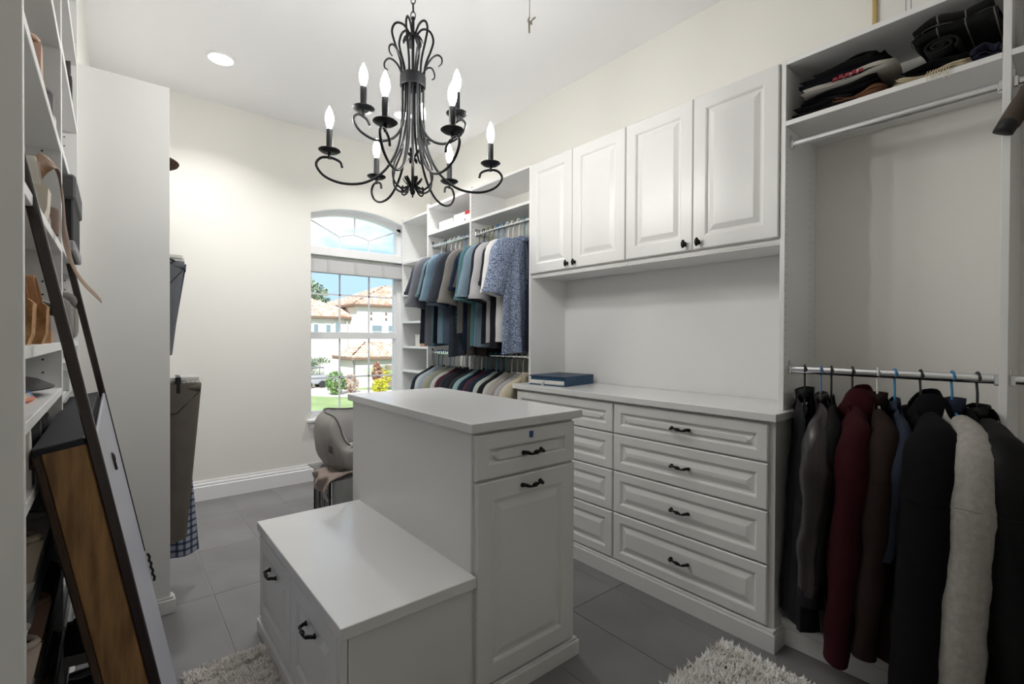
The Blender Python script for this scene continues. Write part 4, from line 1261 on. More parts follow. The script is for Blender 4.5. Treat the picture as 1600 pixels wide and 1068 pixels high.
# black sun hat lying over a colourful disc
ht = MB().lathe([(0.002, 0.0), (0.09, 0.0), (0.14, -0.006), (0.165, -0.020), (0.168, -0.017), (0.14, 0.0), (0.088, 0.012), (0.075, 0.06), (0.05, 0.075), (0.001, 0.078)], 32, (-0.268, 1.46, 1.052 + S + 0.036))
obj('sun_hat', ht, M('black_straw', (34, 33, 34), 0.7, bump=0.5, bscale=120), smooth=50, label='wide-brimmed black sun hat lying on a shoe shelf', cat='hat')
fr1 = empty('flying_disc', (-0.255, 1.33, 1.052 + S), 'multicoloured flying disc with orange underside below the sun hat', 'toy')
obj('rim', MB().lathe([(0.001, 0.0), (0.13, 0.0), (0.136, 0.006), (0.132, 0.010), (0.001, 0.010)], 32, (-0.255, 1.33, 1.052 + S)), M('orange_plastic', (205, 96, 52), 0.4), fr1, smooth=40)
obj('top', MB().lathe([(0.001, 0.010), (0.132, 0.010), (0.128, 0.019), (0.001, 0.020)], 32, (-0.255, 1.33, 1.052 + S)), M('multicolour_print', (226, 190, 110), 0.4, col2=(60, 110, 170), vscale=18, ramp=(0.45, 0.55)), fr1, smooth=40)
shoe('sneaker', 'black padded sneaker under the sun hat shelf', blackl, darksole, (FX, 1.30, 0.93 + S), H=0.07, L=0.28, sh=0.022)
shoe('sneaker', 'black padded sneaker nearest the tower partition', blackl, darksole, (FX + 0.002, 1.42, 0.93 + S), H=0.07, L=0.28, sh=0.022)
shoe('sneaker', 'white lace-up sneaker beside the black padded pair', M('white_leather', (218, 214, 206), 0.5, bump=0.1), whites, (FX + 0.001, 1.135, 0.93 + S), H=0.075, L=0.28, sh=0.03, laces=lacew)
# slanted racks
TS = math.radians(-11.5)
def rack_z(zr, x=-0.12):
    return zr + 0.019 + (-0.104 - x) * 0.208
k = 0
for (zr, y, upm, som, lab, lc) in ((0.74, 1.14, beiges, whites, 'beige suede trainer on the top slanted rack', lacew), (0.74, 1.29, M('white_runner', (212, 208, 204), 0.8, bump=0.4), whites, 'white running shoe on the top slanted rack', lacew),
                              (0.58, 1.10, M('pale_slipper', (210, 196, 184), 0.8), whites, 'pale slip-on on the second slanted rack', None), (0.58, 1.27, pink, M('tan_sole', (180, 130, 90), 0.6), 'dusty pink loafer on the second slanted rack', None),
                              (0.58, 1.44, blackl, darksole, 'black dress shoe on the second slanted rack', None), (0.42, 1.12, blackl, darksole, 'black loafer on the third slanted rack', None),
                              (0.42, 1.28, brownsh, darksole, 'brown suede shoe on the third slanted rack', laceb), (0.42, 1.45, navysh, darksole, 'navy shoe on the third slanted rack', None),
                              (0.26, 1.12, M('black_pump', (22, 20, 22), 0.3), M('blush_insole', (190, 160, 150), 0.6), 'black pump with blush insole on the lowest rack', None), (0.26, 1.28, blackl, whites, 'black shoe with white sole on the lowest rack', None)):
    shoe('shoe', lab, upm, som, (FX - 0.002, y, rack_z(zr)), L=0.27, H=0.07, laces=lc, tilt=math.radians(-11.7))
    k += 1
shoe('sneaker', 'black laced sneaker lying on the floor rack of the far tower', navysh, whites, (0.085 - 0.1, 1.80, rack_z(0.26, -0.02) + 0.03), rz=PI + 0.1, L=0.28, H=0.075, laces=laceb, tilt=math.radians(-11.7))
shoe('sneaker', 'black laced sneaker standing lower at the far tower base', blackl, darksole, (-0.02, 1.86, 0.119), rz=PI, L=0.28, H=0.075, laces=laceb)
# tower 2
shoe('shoe', 'dark heeled sandal on a high shelf of the far tower', M('dark_heel', (44, 38, 36), 0.5), darksole, (FX + 0.004, 2.10, 1.93 + S), heel_h=0.05, H=0.06)
shoe('shoe', 'black ankle boot on the highest visible shelf of the far tower', blackl, darksole, (FX, 1.98, 2.172 + S), H=0.13)
gb = empty('storage_box', (-0.23, 2.02, 1.42 + S), 'black storage box with grey cloth lid behind the belt', 'box')
box('box', (-0.36, -0.088, 1.84, 2.18, 1.439, 1.585), M('black_card', (24, 24, 26), 0.7), gb, bev=0.004)
box('lid', (-0.366, -0.082, 1.834, 2.186, 1.585, 1.655), M('grey_felt_lid', (98, 98, 100), 0.9, bump=0.3), gb, bev=0.006)
box('base_band', (-0.364, -0.084, 1.836, 2.184, 1.4392, 1.470), M('pale_grey_band', (160, 160, 164), 0.8), gb, bev=0.004)
lg = empty('handbag', (-0.24, 2.0, 1.165 + S), 'grey quilted handbag with rounded flap on the far tower', 'bag')
obj('bag_body', MB().box(-0.38, -0.092, 1.84, 2.22, 1.185, 1.315, bev=0.03, seg=3), M('grey_quilt', (128, 122, 118), 0.7, bump=0.3), lg, smooth=50)
obj('flap', MB().box(-0.36, -0.086, 1.86, 2.20, 1.285, 1.325, bev=0.015, seg=2), M('grey_quilt_flap', (110, 105, 102), 0.7, bump=0.3), lg, smooth=50)
wbx = empty('shoe_box', (-0.24, 1.95, 1.03 + S), 'flat white shoe box on the far tower', 'box')
box('box', (-0.38, -0.094, 1.80, 2.14, 1.0492, 1.105), M('white_card', (226, 226, 224), 0.7), wbx)
box('lid', (-0.384, -0.089, 1.796, 2.144, 1.105, 1.128), M('white_card_lid', (236, 236, 235), 0.7), wbx)
shoe('slipper', 'khaki slipper with knotted bow on the far tower', M('khaki_slipper', (150, 142, 118), 0.9, bump=0.4), M('cream_sole', (206, 198, 180), 0.8), (FX + 0.004, 1.86, 0.88 + S), H=0.065, laces=lacew)
shoe('slipper', 'khaki slipper beside the bowed one on the far tower', M('khaki_slipper', (150, 142, 118), 0.9, bump=0.4), M('cream_sole', (206, 198, 180), 0.8), (FX, 2.0, 0.88 + S), H=0.065)

# ------------------------------------------------------------------ folded clothes on the coat-bay shelf
def folded(name, label, mat, x0, x1, y0, y1, z0, thick, seed, droop=0.0, tiltz=0.0, cat='clothing', group=None, layers=2, cup=0.0):
    """a folded garment: soft slab with fold lips along its front"""
    rg = random.Random(seed)
    ph = [rg.uniform(0, 6.3) for _ in range(6)]
    e = empty(name, ((x0 + x1) / 2, (y0 + y1) / 2, z0), label, cat, group)
    for l in range(layers):
        t0, t1 = thick * l / layers, thick * (l + 1) / layers
        inset = 0.006 * l * rg.uniform(0.3, 1)

        def fn(top):
            def f(u, v):
                s, t = 2 * u - 1, 2 * v - 1
                edge = (1 - abs(s) ** 7) * (1 - abs(t) ** 7)
                mid = (t0 + t1) / 2
                hh = mid + (1 if top else -1) * (t1 - t0) / 2 * max(0, edge) ** 0.45
                x = (x0 + x1) / 2 + s * ((x1 - x0) / 2 - inset) + 0.006 * math.sin(t * 4 + ph[0])
                y = (y0 + y1) / 2 + t * ((y1 - y0) / 2 - inset) + 0.006 * math.sin(s * 3 + ph[1])
                z_ = z0 + hh + tiltz * t + 0.004 * (math.sin(3 * t + ph[2]) + math.sin(4 * s + 5 * t + ph[3])) * (1 if (top or l) else 0.0) - droop * t * t + cup * math.sin(PI * v)
                return (x, y, max(z_, z0 + 0.001 * l))
            return f
        obj('fold', MB().grid(fn(True), 18, 18).grid(fn(False), 18, 18), mat, e, smooth=70)
    return e


SZ = 2.069
GF = 'folded clothes on the coat bay shelf'
folded('folded_sweater', 'brown folded sweater at the bottom front of the left stack', cloth('brown_knit', (112, 76, 54)), 2.085, 2.33, 0.475, 0.63, SZ, 0.045, 1, group=GF, layers=1)
folded('folded_sweater', 'black folded sweater at the bottom of the left stack', cloth('black_knit1', (16, 17, 22)), 2.082, 2.34, 0.560, 0.772, SZ, 0.050, 2, group=GF, tiltz=0.0)
folded('folded_sweater', 'black folded sweater lying on the brown one', cloth('black_knit2', (22, 22, 26)), 2.088, 2.34, 0.49, 0.74, SZ + 0.046, 0.038, 3, group=GF, tiltz=-0.004)
ws = folded('folded_sweatshirt', 'white folded sweatshirt with a red print', cloth('white_sweat', (228, 224, 216)), 2.080, 2.34, 0.445, 0.745, SZ + 0.084, 0.032, 4, group=GF, tiltz=-0.005, layers=2)
pr_ = MB()
for q, (dy, hh) in enumerate(((0, .014), (0.02, .018), (0.042, .016), (0.062, .018), (0.08, .014))):
    pr_.box(2.0725, 2.0745, 0.535 + dy, 0.549 + dy, SZ + 0.092, SZ + 0.092 + hh)
    pr_.box(2.0725, 2.0745, 0.535 + dy, 0.553 + dy, SZ + 0.092, SZ + 0.096)
obj('red_print', pr_, M('red_print', (140, 34, 52), 0.8), ws)
folded('folded_sweater', 'dark charcoal folded sweater on top of the white sweatshirt', cloth('char_knit', (28, 29, 36)), 2.085, 2.34, 0.465, 0.75, SZ + 0.116, 0.034, 5, group=GF, tiltz=-0.004)
folded('folded_sweater', 'dark olive folded sweater on top of the left stack', cloth('olive_knit', (36, 38, 34)), 2.10, 2.33, 0.50, 0.70, SZ + 0.149, 0.026, 6, group=GF, tiltz=-0.006, layers=1)
cream = cloth('cream_scarf', (222, 208, 182), vscale=40)
sc = folded('folded_scarf', 'cream fringed scarf lying along the shelf front', cream, 2.070, 2.20, 0.255, 0.452, SZ, 0.022, 7, group=GF, layers=2)
frg = MB()
for q in range(9):
    yy = 0.300 + 0.007 * q
    frg.tube([(2.072, yy, SZ + 0.016), (2.062, yy + 0.002, SZ + 0.004), (2.061, yy + rnd.uniform(-.004, .004), SZ - rnd.uniform(0.005, 0.03))], 0.0012, 5)
obj('fringe', frg, cream, sc, kind='stuff')
folded('folded_sweater', 'black folded knit under the plaid blanket', cloth('black_knit3', (20, 20, 22)), 2.10, 2.34, 0.215, 0.435, SZ + 0.022, 0.042, 8, group=GF, layers=2)
folded('folded_sweater', 'navy folded sweater at the partition end of the shelf', cloth('navy_knit', (34, 35, 54)), 2.080, 2.25, 0.187, 0.262, SZ, 0.055, 9, group=GF, layers=2)
roll = empty('rolled_sweater', (2.2, 0.33, SZ + 0.064), 'black rolled knit tucked under the plaid blanket', 'clothing', GF)
sp = []
for k in range(40):
    a = k * 0.42
    rr = 0.006 + 0.0009 * k
    sp.append((0.33 + rr * 1.25 * math.cos(a), SZ + 0.098 + rr * 0.72 * math.sin(a)))
rm = MB()
vs_ = [(x, p[0], p[1]) for x in (2.09, 2.33) for p in sp]
rm.add(vs_, [(i, i + 1, 40 + i + 1, 40 + i) for i in range(39)])
ro = obj('roll', rm, cloth('black_knit4', (26, 27, 27)), roll, smooth=70)
md = ro.modifiers.new('thick', 'SOLIDIFY'); md.thickness = 0.007
folded('plaid_blanket', 'black blanket with a white windowpane check on top of the stack', grid_mat('windowpane_plaid', (17, 17, 16), (150, 148, 140), (0, 15.0, 22.0), 0.05), 2.076, 2.34, 0.190, 0.400, SZ + 0.125, 0.062, 11,
       cat='blanket', group=GF, layers=2, cup=0.012, tiltz=-0.004)

# framed drawing leaning above the coat bay
PFX = 2.36
pf = empty('framed_drawing', (PFX, 0.36, 2.312), 'gold-framed line drawing leaning on the wall above the coat bay', 'picture')
gold = M('gold_frame', (198, 172, 110), 0.4, metal=0.3)
box('frame_rail', (PFX, PFX + 0.022, 0.565, 0.580, 2.312, 2.90), gold, pf)
box('frame_rail', (PFX, PFX + 0.022, 0.182, 0.196, 2.312, 2.90), gold, pf)
box('frame_rail', (PFX, PFX + 0.022, 0.196, 0.565, 2.312, 2.326), gold, pf)
box('frame_rail', (PFX, PFX + 0.022, 0.196, 0.565, 2.886, 2.90), gold, pf)
sheet_ = box('sheet', (PFX + 0.012, PFX + 0.018, 0.196, 0.565, 2.326, 2.886), M('paper_white', (238, 236, 232), 0.7), pf, bev=0)
lnm = M('pencil_grey', (128, 130, 134), 0.8)
box('mat_line', (PFX + 0.0110, PFX + 0.0125, 0.474, 0.476, 2.36, 2.85), lnm, sheet_, bev=0)
box('mat_line', (PFX + 0.0110, PFX + 0.0125, 0.458, 0.460, 2.36, 2.85), lnm, sheet_, bev=0)
for q in range(5):
    st_ = smooth_path([(PFX + 0.0115, 0.40 - 0.03 * q, 2.43 + 0.02 * (q % 2)), (PFX + 0.0115, 0.385 - 0.03 * q, 2.47), (PFX + 0.0115, 0.37 - 0.03 * q, 2.445 + 0.03 * (q % 3))], 4)
    obj('pencil_stroke', MB().tube(st_, 0.0012, 5), lnm, sheet_)

# brown and black glove on the upper rod, cap on the shelf above
gl = empty('glove', (2.07, 0.12, 1.80), 'brown and black padded glove hanging from the upper rod', 'glove', rot=(0, 0, 0))
glb = M('brown_glove', (74, 60, 52), 0.7, bump=0.3, bscale=150)
glk = M('black_glove', (24, 24, 27), 0.6)
obj('strap', MB().tube([(2.105, 0.115, 2.003), (2.098, 0.118, 1.97), (2.085, 0.120, 1.93)], 0.004, 6, flat=0.012, upv=(1, 0, 0)), glk, gl, smooth=60)
obj('cuff', MB().tube(smooth_path([(2.088, 0.118, 1.945), (2.075, 0.128, 1.915), (2.06, 0.142, 1.885)], 4), [0.022, 0.025, 0.027, 0.029, 0.030, 0.030, 0.031, 0.031, 0.031], 14, flat=0.028, upv=(1, 0, 0)), glb, gl, smooth=60)
obj('palm', MB().tube(smooth_path([(2.062, 0.140, 1.895), (2.052, 0.155, 1.862), (2.046, 0.166, 1.838)], 4), [0.030, 0.032, 0.033, 0.034, 0.034, 0.033, 0.032, 0.030, 0.024], 14, flat=0.026, upv=(1, 0, 0)), glb, gl, smooth=60)
obj('finger_tips', MB().tube(smooth_path([(2.048, 0.163, 1.845), (2.044, 0.172, 1.828), (2.042, 0.178, 1.815)], 4), [0.030, 0.031, 0.031, 0.031, 0.030, 0.028, 0.026, 0.022, 0.012], 14, flat=0.024, upv=(1, 0, 0)), glk, gl, smooth=60)
obj('thumb', MB().ball((2.06, 0.108, 1.865), 0.030, 0.03, 0.034), glk, gl, smooth=60)
cp = empty('cap', (2.2, 0.06, 2.069), 'dark brown knitted cap on the shelf past the partition', 'hat')
obj('crown', MB().lathe([(0.088, 0.0), (0.092, 0.02), (0.085, 0.07), (0.06, 0.105), (0.02, 0.12), (0.0, 0.122)], 24, (2.18, 0.055, 2.069)), cloth('cap_brown', (58, 46, 44)), cp, smooth=60)
obj('brim', MB().lathe([(0.086, 0.0), (0.096, 0.004), (0.097, 0.03), (0.09, 0.032)], 24, (2.18, 0.055, 2.069)), cloth('cap_brown2', (48, 38, 36)), cp, smooth=60)

# ------------------------------------------------------------------ binder and boxes
bi = empty('binder', (2.20, 2.1, 0.914), 'dark blue slipcase album lying on the worktop', 'binder')
bl = M('navy_binder_cloth', (38, 72, 106), 0.6, bump=0.2, bscale=200)
bmap = lambda p: (2.165 + (p[0]) * math.cos(0.16) - p[1] * math.sin(0.16), 2.125 + p[0] * math.sin(0.16) + p[1] * math.cos(0.16), p[2])
obj('cover', MB().box(-0.16, 0.16, -0.135, 0.135, 0.9655, 0.9725, bev=0.002).xf(bmap), M('navy_binder_top', (44, 64, 88), 0.5, bump=0.15, bscale=200), bi)
obj('cover', MB().box(-0.16, 0.16, -0.135, 0.135, 0.914, 0.920, bev=0.002).xf(bmap), bl, bi)
obj('spine', MB().box(-0.158, 0.16, -0.135, -0.129, 0.916, 0.970, bev=0.002).xf(bmap), bl, bi)
obj('pages', MB().box(-0.152, 0.15, -0.127, 0.128, 0.9203, 0.944, bev=0.002).xf(bmap), M('page_edges', (226, 224, 218), 0.9, bump=0.3, bscale=200), bi)
obj('blue_pages', MB().box(-0.148, 0.15, -0.127, 0.128, 0.9443, 0.9655, bev=0.002).xf(bmap), M('blue_pages', (52, 86, 120), 0.9, bump=0.3), bi)
obj('ribbon', MB().tube([bmap((-0.150, 0.02, 0.935)), bmap((-0.170, 0.02, 0.925)), bmap((-0.172, 0.018, 0.9145))], 0.002, 6, flat=0.012, upv=(0, 1, 0)), M('white_ribbon', (232, 232, 228), 0.7), bi)

rb = empty('gift_box', (2.2, 3.12, 2.09), 'white box with a red corner on the shelf above the shirts', 'box')
box('box', (2.09, 2.30, 3.03, 3.26, 2.090, 2.175), M('white_gloss_card', (236, 234, 232), 0.45), rb, bev=0.002)
box('red_band', (2.0885, 2.301, 3.028, 3.10, 2.150, 2.1765), M('red_card', (196, 36, 44), 0.5), rb, bev=0.001)
obj('logo_dot', MB().lathe([(0, 0), (0.007, 0), (0.007, 0.001), (0, 0.001)], 14, (2.0885, 3.10, 2.112), ax='x'), M('dark_dot', (70, 60, 60), 0.6), rb)
wbx2 = box('white_box', (2.10, 2.28, 3.29, 3.50, 2.0902, 2.165), M('white_matte_card', (228, 226, 224), 0.7), None, bev=0.002)
tag(wbx2, 'plain white carton next to the red-cornered box', 'box')
kb = empty('tissue_box', (2.14, 3.86, 1.12), 'tan cardboard box with white face on a corner shelf', 'box')
box('box', (2.098, 2.25, 3.72, 3.90, 1.1202, 1.215), M('tan_card', (176, 140, 112), 0.8), kb, bev=0.002)
box('white_face', (2.0965, 2.20, 3.815, 3.902, 1.1215, 1.214), M('white_card_face', (226, 222, 216), 0.7), kb, bev=0.001)
box('lid', (2.094, 2.254, 3.716, 3.906, 1.215, 1.226), M('pale_lid', (222, 216, 206), 0.7), kb, bev=0.001)

# ------------------------------------------------------------------ trouser bay behind the tall panel
def trousers(label, mat, at, L, half, hang_label, th=0.02, seed=0, rz=0.0):
    """trousers clipped by the waist to a hanger; at = rod centre"""
    e = empty('trousers', (at[0], at[1], at[2] - 0.12), label, 'trousers', rz=rz)
    rg = random.Random(seed)
    ph = rg.uniform(0, 6)
    for sg in (-1, 1):
        def f(side):
            def g(u, t):
                s = 2 * u - 1
                cx = sg * half * (0.50 - 0.06 * t)
                hw = half * (0.52 - 0.20 * t)
                puff = (1 - abs(s) ** 2.6) ** 0.5
                xx = cx + s * hw
                xx = xx if xx > -0.13 else -0.13 + (xx + 0.13) * 0.35
                return (xx, side * th * puff * (1 - 0.2 * t) + 0.006 * math.sin(4 * s + 5 * t + ph) * t + 0.02 * t * sg * 0.4, -L * t + 0.01 * t * s)
            return g
        obj('leg', MB().grid(f(1), 14, 14).grid(f(-1), 14, 14), mat, e, local=True, smooth=70)
    wbm = MB().tube([(-0.16, 0, -0.018), (0, 0, -0.016), (half, 0, -0.018)], 0.02, 12, flat=th * 0.95, upv=(0, 0, 1))
    obj('waistband', wbm, mat, e, local=True, smooth=60)
    pk = [(half * 0.95, -th * 0.55, -0.045), (half * 0.6, -th * 1.02, -0.13), (half * 0.3, -th * 1.03, -0.135)]
    obj('pocket_seam', MB().tube(pk, 0.0022, 5), M('seam_dark', (40, 38, 36), 0.9), e, local=True)
    h = empty('clip_hanger', at, hang_label, 'hanger', rz=rz)
    mw = M('hanger_white', (226, 226, 222), 0.4)
    R = 0.0195
    hk = [(R * math.cos(t), 0, R * math.sin(t)) for t in [math.radians(a) for a in range(200, -61, -20)]] + [(0.004, 0, -0.036), (0, 0, -0.085)]
    obj('hook', MB().tube(hk, 0.003, 7), CHROME, h, local=True, smooth=60)
    obj('bar', MB().box(-0.15, half * 0.98, -0.009, 0.009, -0.108, -0.088, bev=0.003), mw, h, local=True)
    for sg in (-1, 1):
        obj('clip', MB().box(sg * half * 0.62 - 0.011, sg * half * 0.62 + 0.011, -0.03, 0.03, -0.165, -0.086, bev=0.005), M('clip_black', (24, 24, 26), 0.4), h, local=True)
    return e


trousers('khaki grey trousers clipped to a white hanger behind the tall panel', cloth('khaki_grey', (112, 105, 98)), (0.085, 2.66, 1.105), 0.72, 0.225, 'white clip hanger holding the khaki grey trousers', th=0.03, seed=1, rz=math.radians(-4))
trousers('pale grey striped trousers behind the khaki grey pair', grid_mat('cloth_pale_stripe', (150, 146, 142), (196, 194, 192), (60, 0, 0), 0.35), (0.085, 2.735, 1.105), 0.60, 0.232, 'white clip hanger holding the pale striped trousers', th=0.024, seed=2)
plaid = grid_mat('blue_plaid', (168, 172, 184), (74, 86, 112), (34, 0, 32), 0.36, second=(40, 48, 68))
garment('shirt', 'blue and white plaid shirt hanging below the trousers', 'shirt', plaid, (0.045, 2.80, 1.105), w=0.215, hem=0.275, L=0.86, th=0.03, sleeve=None, collar=None, seed=61, hang='white', wall=-1, wlim=0.12)
garment('jacket', 'black jacket showing its elbow behind the plaid shirt', 'jacket', cloth('black_twill', (40, 40, 46)), (0.06, 2.90, 1.105), w=0.20, hem=0.21, L=0.60, th=0.03, sleeve='long', collar=None, seed=62, hang='black', sr=0.045, slen=0.50, out=0.7, wall=-1, wlim=0.12)
trousers('slate grey trousers on the upper rod behind the tall panel', cloth('slate_trouser', (112, 114, 120)), (0.065, 2.69, 1.665), 0.44, 0.185, 'white clip hanger holding the slate grey trousers', th=0.026, seed=3)
trousers('dark blue jeans hanging behind the slate grey trousers', cloth('denim', (58, 70, 96), bscale=200), (0.065, 2.78, 1.665), 0.38, 0.20, 'white clip hanger holding the dark jeans', th=0.024, seed=4)
hanger('black', (0.06, 2.62, 1.665), math.radians(3), 'empty black hanger on the upper rod behind the tall panel', half=0.15)
hb = empty('felt_hat', (0.07, 2.75, 2.004), 'brown felt hat with brim edge past the tall panel', 'hat')
hm = cloth('brown_felt', (84, 62, 52))
obj('brim', MB().lathe([(0.07, 0.004), (0.13, 0.0), (0.155, 0.006), (0.158, 0.012), (0.13, 0.008), (0.07, 0.010)], 32, (0.085, 2.80, 2.004)), hm, hb, smooth=50)
obj('crown', MB().lathe([(0.075, 0.006), (0.078, 0.04), (0.07, 0.10), (0.045, 0.115), (0.0, 0.10)], 28, (0.085, 2.80, 2.004)), hm, hb, smooth=50)

# ------------------------------------------------------------------ wire crate, blanket, pet bed
CRX0, CRX1, CRY0, CRY1, CRZ = 0.872, 1.42, 2.54, 2.80, 0.445
cr = empty('pet_crate', ((CRX0 + CRX1) / 2, (CRY0 + CRY1) / 2, 0), 'black wire pet crate behind the bench and island', 'pet crate')
wire = M('black_wire', (26, 27, 30), 0.4, metal=0.5)


def wire_panel(p0, du, dv, nu, nv, r=0.0021):
    mb = MB()
    p0, du, dv = Vector(p0), Vector(du), Vector(dv)
    for i in range(nu + 1):
        mb.tube([p0 + du * i / nu, p0 + du * i / nu + dv], r if 0 < i < nu else r * 1.7, 6)
    for j in range(nv + 1):
        mb.tube([p0 + dv * j / nv, p0 + dv * j / nv + du], r if 0 < j < nv else r * 1.7, 6)
    return mb


W_, D_ = CRX1 - CRX0, CRY1 - CRY0
for nm, a in (('front_panel', ((CRX0, CRY0, 0.02), (W_, 0, 0), (0, 0, CRZ - 0.02), 20, 5)), ('rear_panel', ((CRX0, CRY1, 0.02), (W_, 0, 0), (0, 0, CRZ - 0.02), 20, 5)),
              ('side_panel', ((CRX0, CRY0, 0.02), (0, D_, 0), (0, 0, CRZ - 0.02), 16, 5)), ('side_panel', ((CRX1, CRY0, 0.02), (0, D_, 0), (0, 0, CRZ - 0.02), 16, 5)),
              ('top_panel', ((CRX0, CRY0, CRZ), (W_, 0, 0), (0, D_, 0), 20, 8))):
    obj(nm, wire_panel(*a), wire, cr, smooth=60)
obj('tray', MB().box(CRX0 + 0.006, CRX1 - 0.006, CRY0 + 0.006, CRY1 - 0.006, 0.0, 0.022, bev=0.004), M('black_tray', (30, 30, 32), 0.6), cr)
cv = MB()


def cover(u, v):
    x = CRX0 + 0.004 + (CRX1 - CRX0 - 0.01) * u
    t = v * 1.25
    if t < 0.8:
        return (x, CRY0 - 0.012 - 0.010 * (0.8 - t) * 2 - 0.006 * math.sin(u * 14), 0.03 + (CRZ - 0.02) * t / 0.8)
    return (x, CRY0 - 0.012 + (t - 0.8) * 0.9, CRZ + 0.010 + 0.002 * math.sin(u * 9))


o = obj('crate_cover', cv.grid(cover, 24, 16), cloth('crate_cover', (150, 150, 148)), smooth=70, label='grey cloth cover hanging over the front of the pet crate', cat='cover')
md = o.modifiers.new('thick', 'SOLIDIFY'); md.thickness = 0.006
bk = MB()


def blanket(u, v):
    # runs over the near left top corner of the crate and down its side
    s = u * 0.50
    y = CRY0 - 0.02 + 0.26 * v + 0.012 * math.sin(u * 9)
    if s < 0.20:
        return (CRX0 - 0.016 - 0.012 * math.sin(v * 11 + u * 6) - 0.01 * u, y + 0.010 * math.sin(u * 14), CRZ - (0.105 - 0.05 * v) * (1 - s / 0.20) + 0.006 * math.sin(v * 7))
    a = min(1.0, (s - 0.20) / 0.08)
    x = CRX0 - 0.016 + 0.05 * (1 - math.cos(a * PI / 2)) + max(0, s - 0.28)
    return (x, y - 0.012 * math.sin(v * 8), CRZ + 0.008 + 0.022 * math.sin(a * PI / 2) * (1 + 0.5 * math.sin(v * 13 + s * 20)))


o = obj('blanket', bk.grid(blanket, 28, 20), cloth('taupe_blanket', (176, 160, 152), var=0.14), smooth=70, label='taupe blanket draped over the corner of the pet crate', cat='blanket')
md = o.modifiers.new('thick', 'SOLIDIFY'); md.thickness = 0.009
md = o.modifiers.new('soft', 'SUBSURF'); md.levels = 1; md.render_levels = 1

PBZ = CRZ + 0.014
pb = empty('pet_bed', (1.19, 2.72, PBZ), 'grey padded pet bed with high bolster sides on top of the crate', 'pet bed')
bedm = M('grey_waxed_fabric', (150, 146, 142), 0.55, var=0.08, vscale=8, bump=0.15, bscale=60)
bedin = M('pale_grey_bed_lining', (172, 170, 168), 0.7, bump=0.1, bscale=80)
BX, BY, BA_, BB_ = 1.19, 2.735, 0.285, 0.215


def rim_h(a):
    """bolster height round the bed: high at the back and left, low along the front"""
    t = min(1.0, max(0.0, (math.sin(a) + 0.80) / 0.55))
    return 0.155 + 0.155 * t * t * (3 - 2 * t) + 0.010 * math.sin(3 * a)


def sq(a, p=0.62):
    c, s = math.cos(a), math.sin(a)
    return (math.copysign(abs(c) ** p, c), math.copysign(abs(s) ** p, s))


def bed_out(u, v):
    a = u * 2 * PI
    c, s = sq(a)
    h = rim_h(a)
    bul = 1 + 0.10 * math.sin(PI * v) - 0.16 * max(0, v - 0.75) * 2 - 0.16 * max(0, 0.2 - v) * 3
    wr_ = 1 + 0.012 * math.sin(a * 17 + v * 6)
    return (BX + BA_ * c * bul * wr_, BY + BB_ * s * bul * wr_, PBZ + h * (1 - (1 - v) ** 1.3))


def bed_in(u, v):
    a = u * 2 * PI
    c, s = sq(a)
    h = rim_h(a)
    k = (1 + 0.0 - 0.16 * 0.5) * (1 - 0.16 * v - 0.10 * math.sin(PI * v))
    return (BX + BA_ * c * k, BY + BB_ * s * k, PBZ + h * (1 - v) + 0.085 * v + 0.008 * math.sin(PI * v))


obj('bolster', MB().grid(bed_out, 64, 12), bedm, pb, smooth=70)
obj('inner_side', MB().grid(bed_in, 64, 8), bedin, pb, smooth=70)
pip = [bed_out(k / 64, 1.0) for k in range(64)]
obj('piping', MB().tube([(p[0], p[1], p[2] + 0.001) for p in pip], 0.005, 7, closed=True), M('grey_piping', (104, 102, 100), 0.6), pb, smooth=60)
obj('cushion', MB().ball((BX, BY, PBZ + 0.075), BA_ * 0.80, BB_ * 0.80, 0.05, 24, 10), bedin, pb, smooth=70)
lip = smooth_path([(BX - 0.20, BY - 0.17, PBZ + 0.135), (BX - 0.15, BY - 0.175, PBZ + 0.175), (BX - 0.05, BY - 0.175, PBZ + 0.19), (BX + 0.12, BY - 0.17, PBZ + 0.19)], 5)
obj('lip', MB().tube(lip, [0.012 + 0.012 * math.sin(PI * i / (len(lip) - 1)) for i in range(len(lip))], 10, flat=0.02), bedin, pb, smooth=60)
tg = bed_out(0.565, 0.42)
obj('logo_tag', MB().box(tg[0] - 0.004, tg[0] + 0.001, tg[1] - 0.022, tg[1] + 0.022, tg[2] - 0.018, tg[2] + 0.018, bev=0.001), M('dark_tag', (62, 60, 60), 0.6), pb)


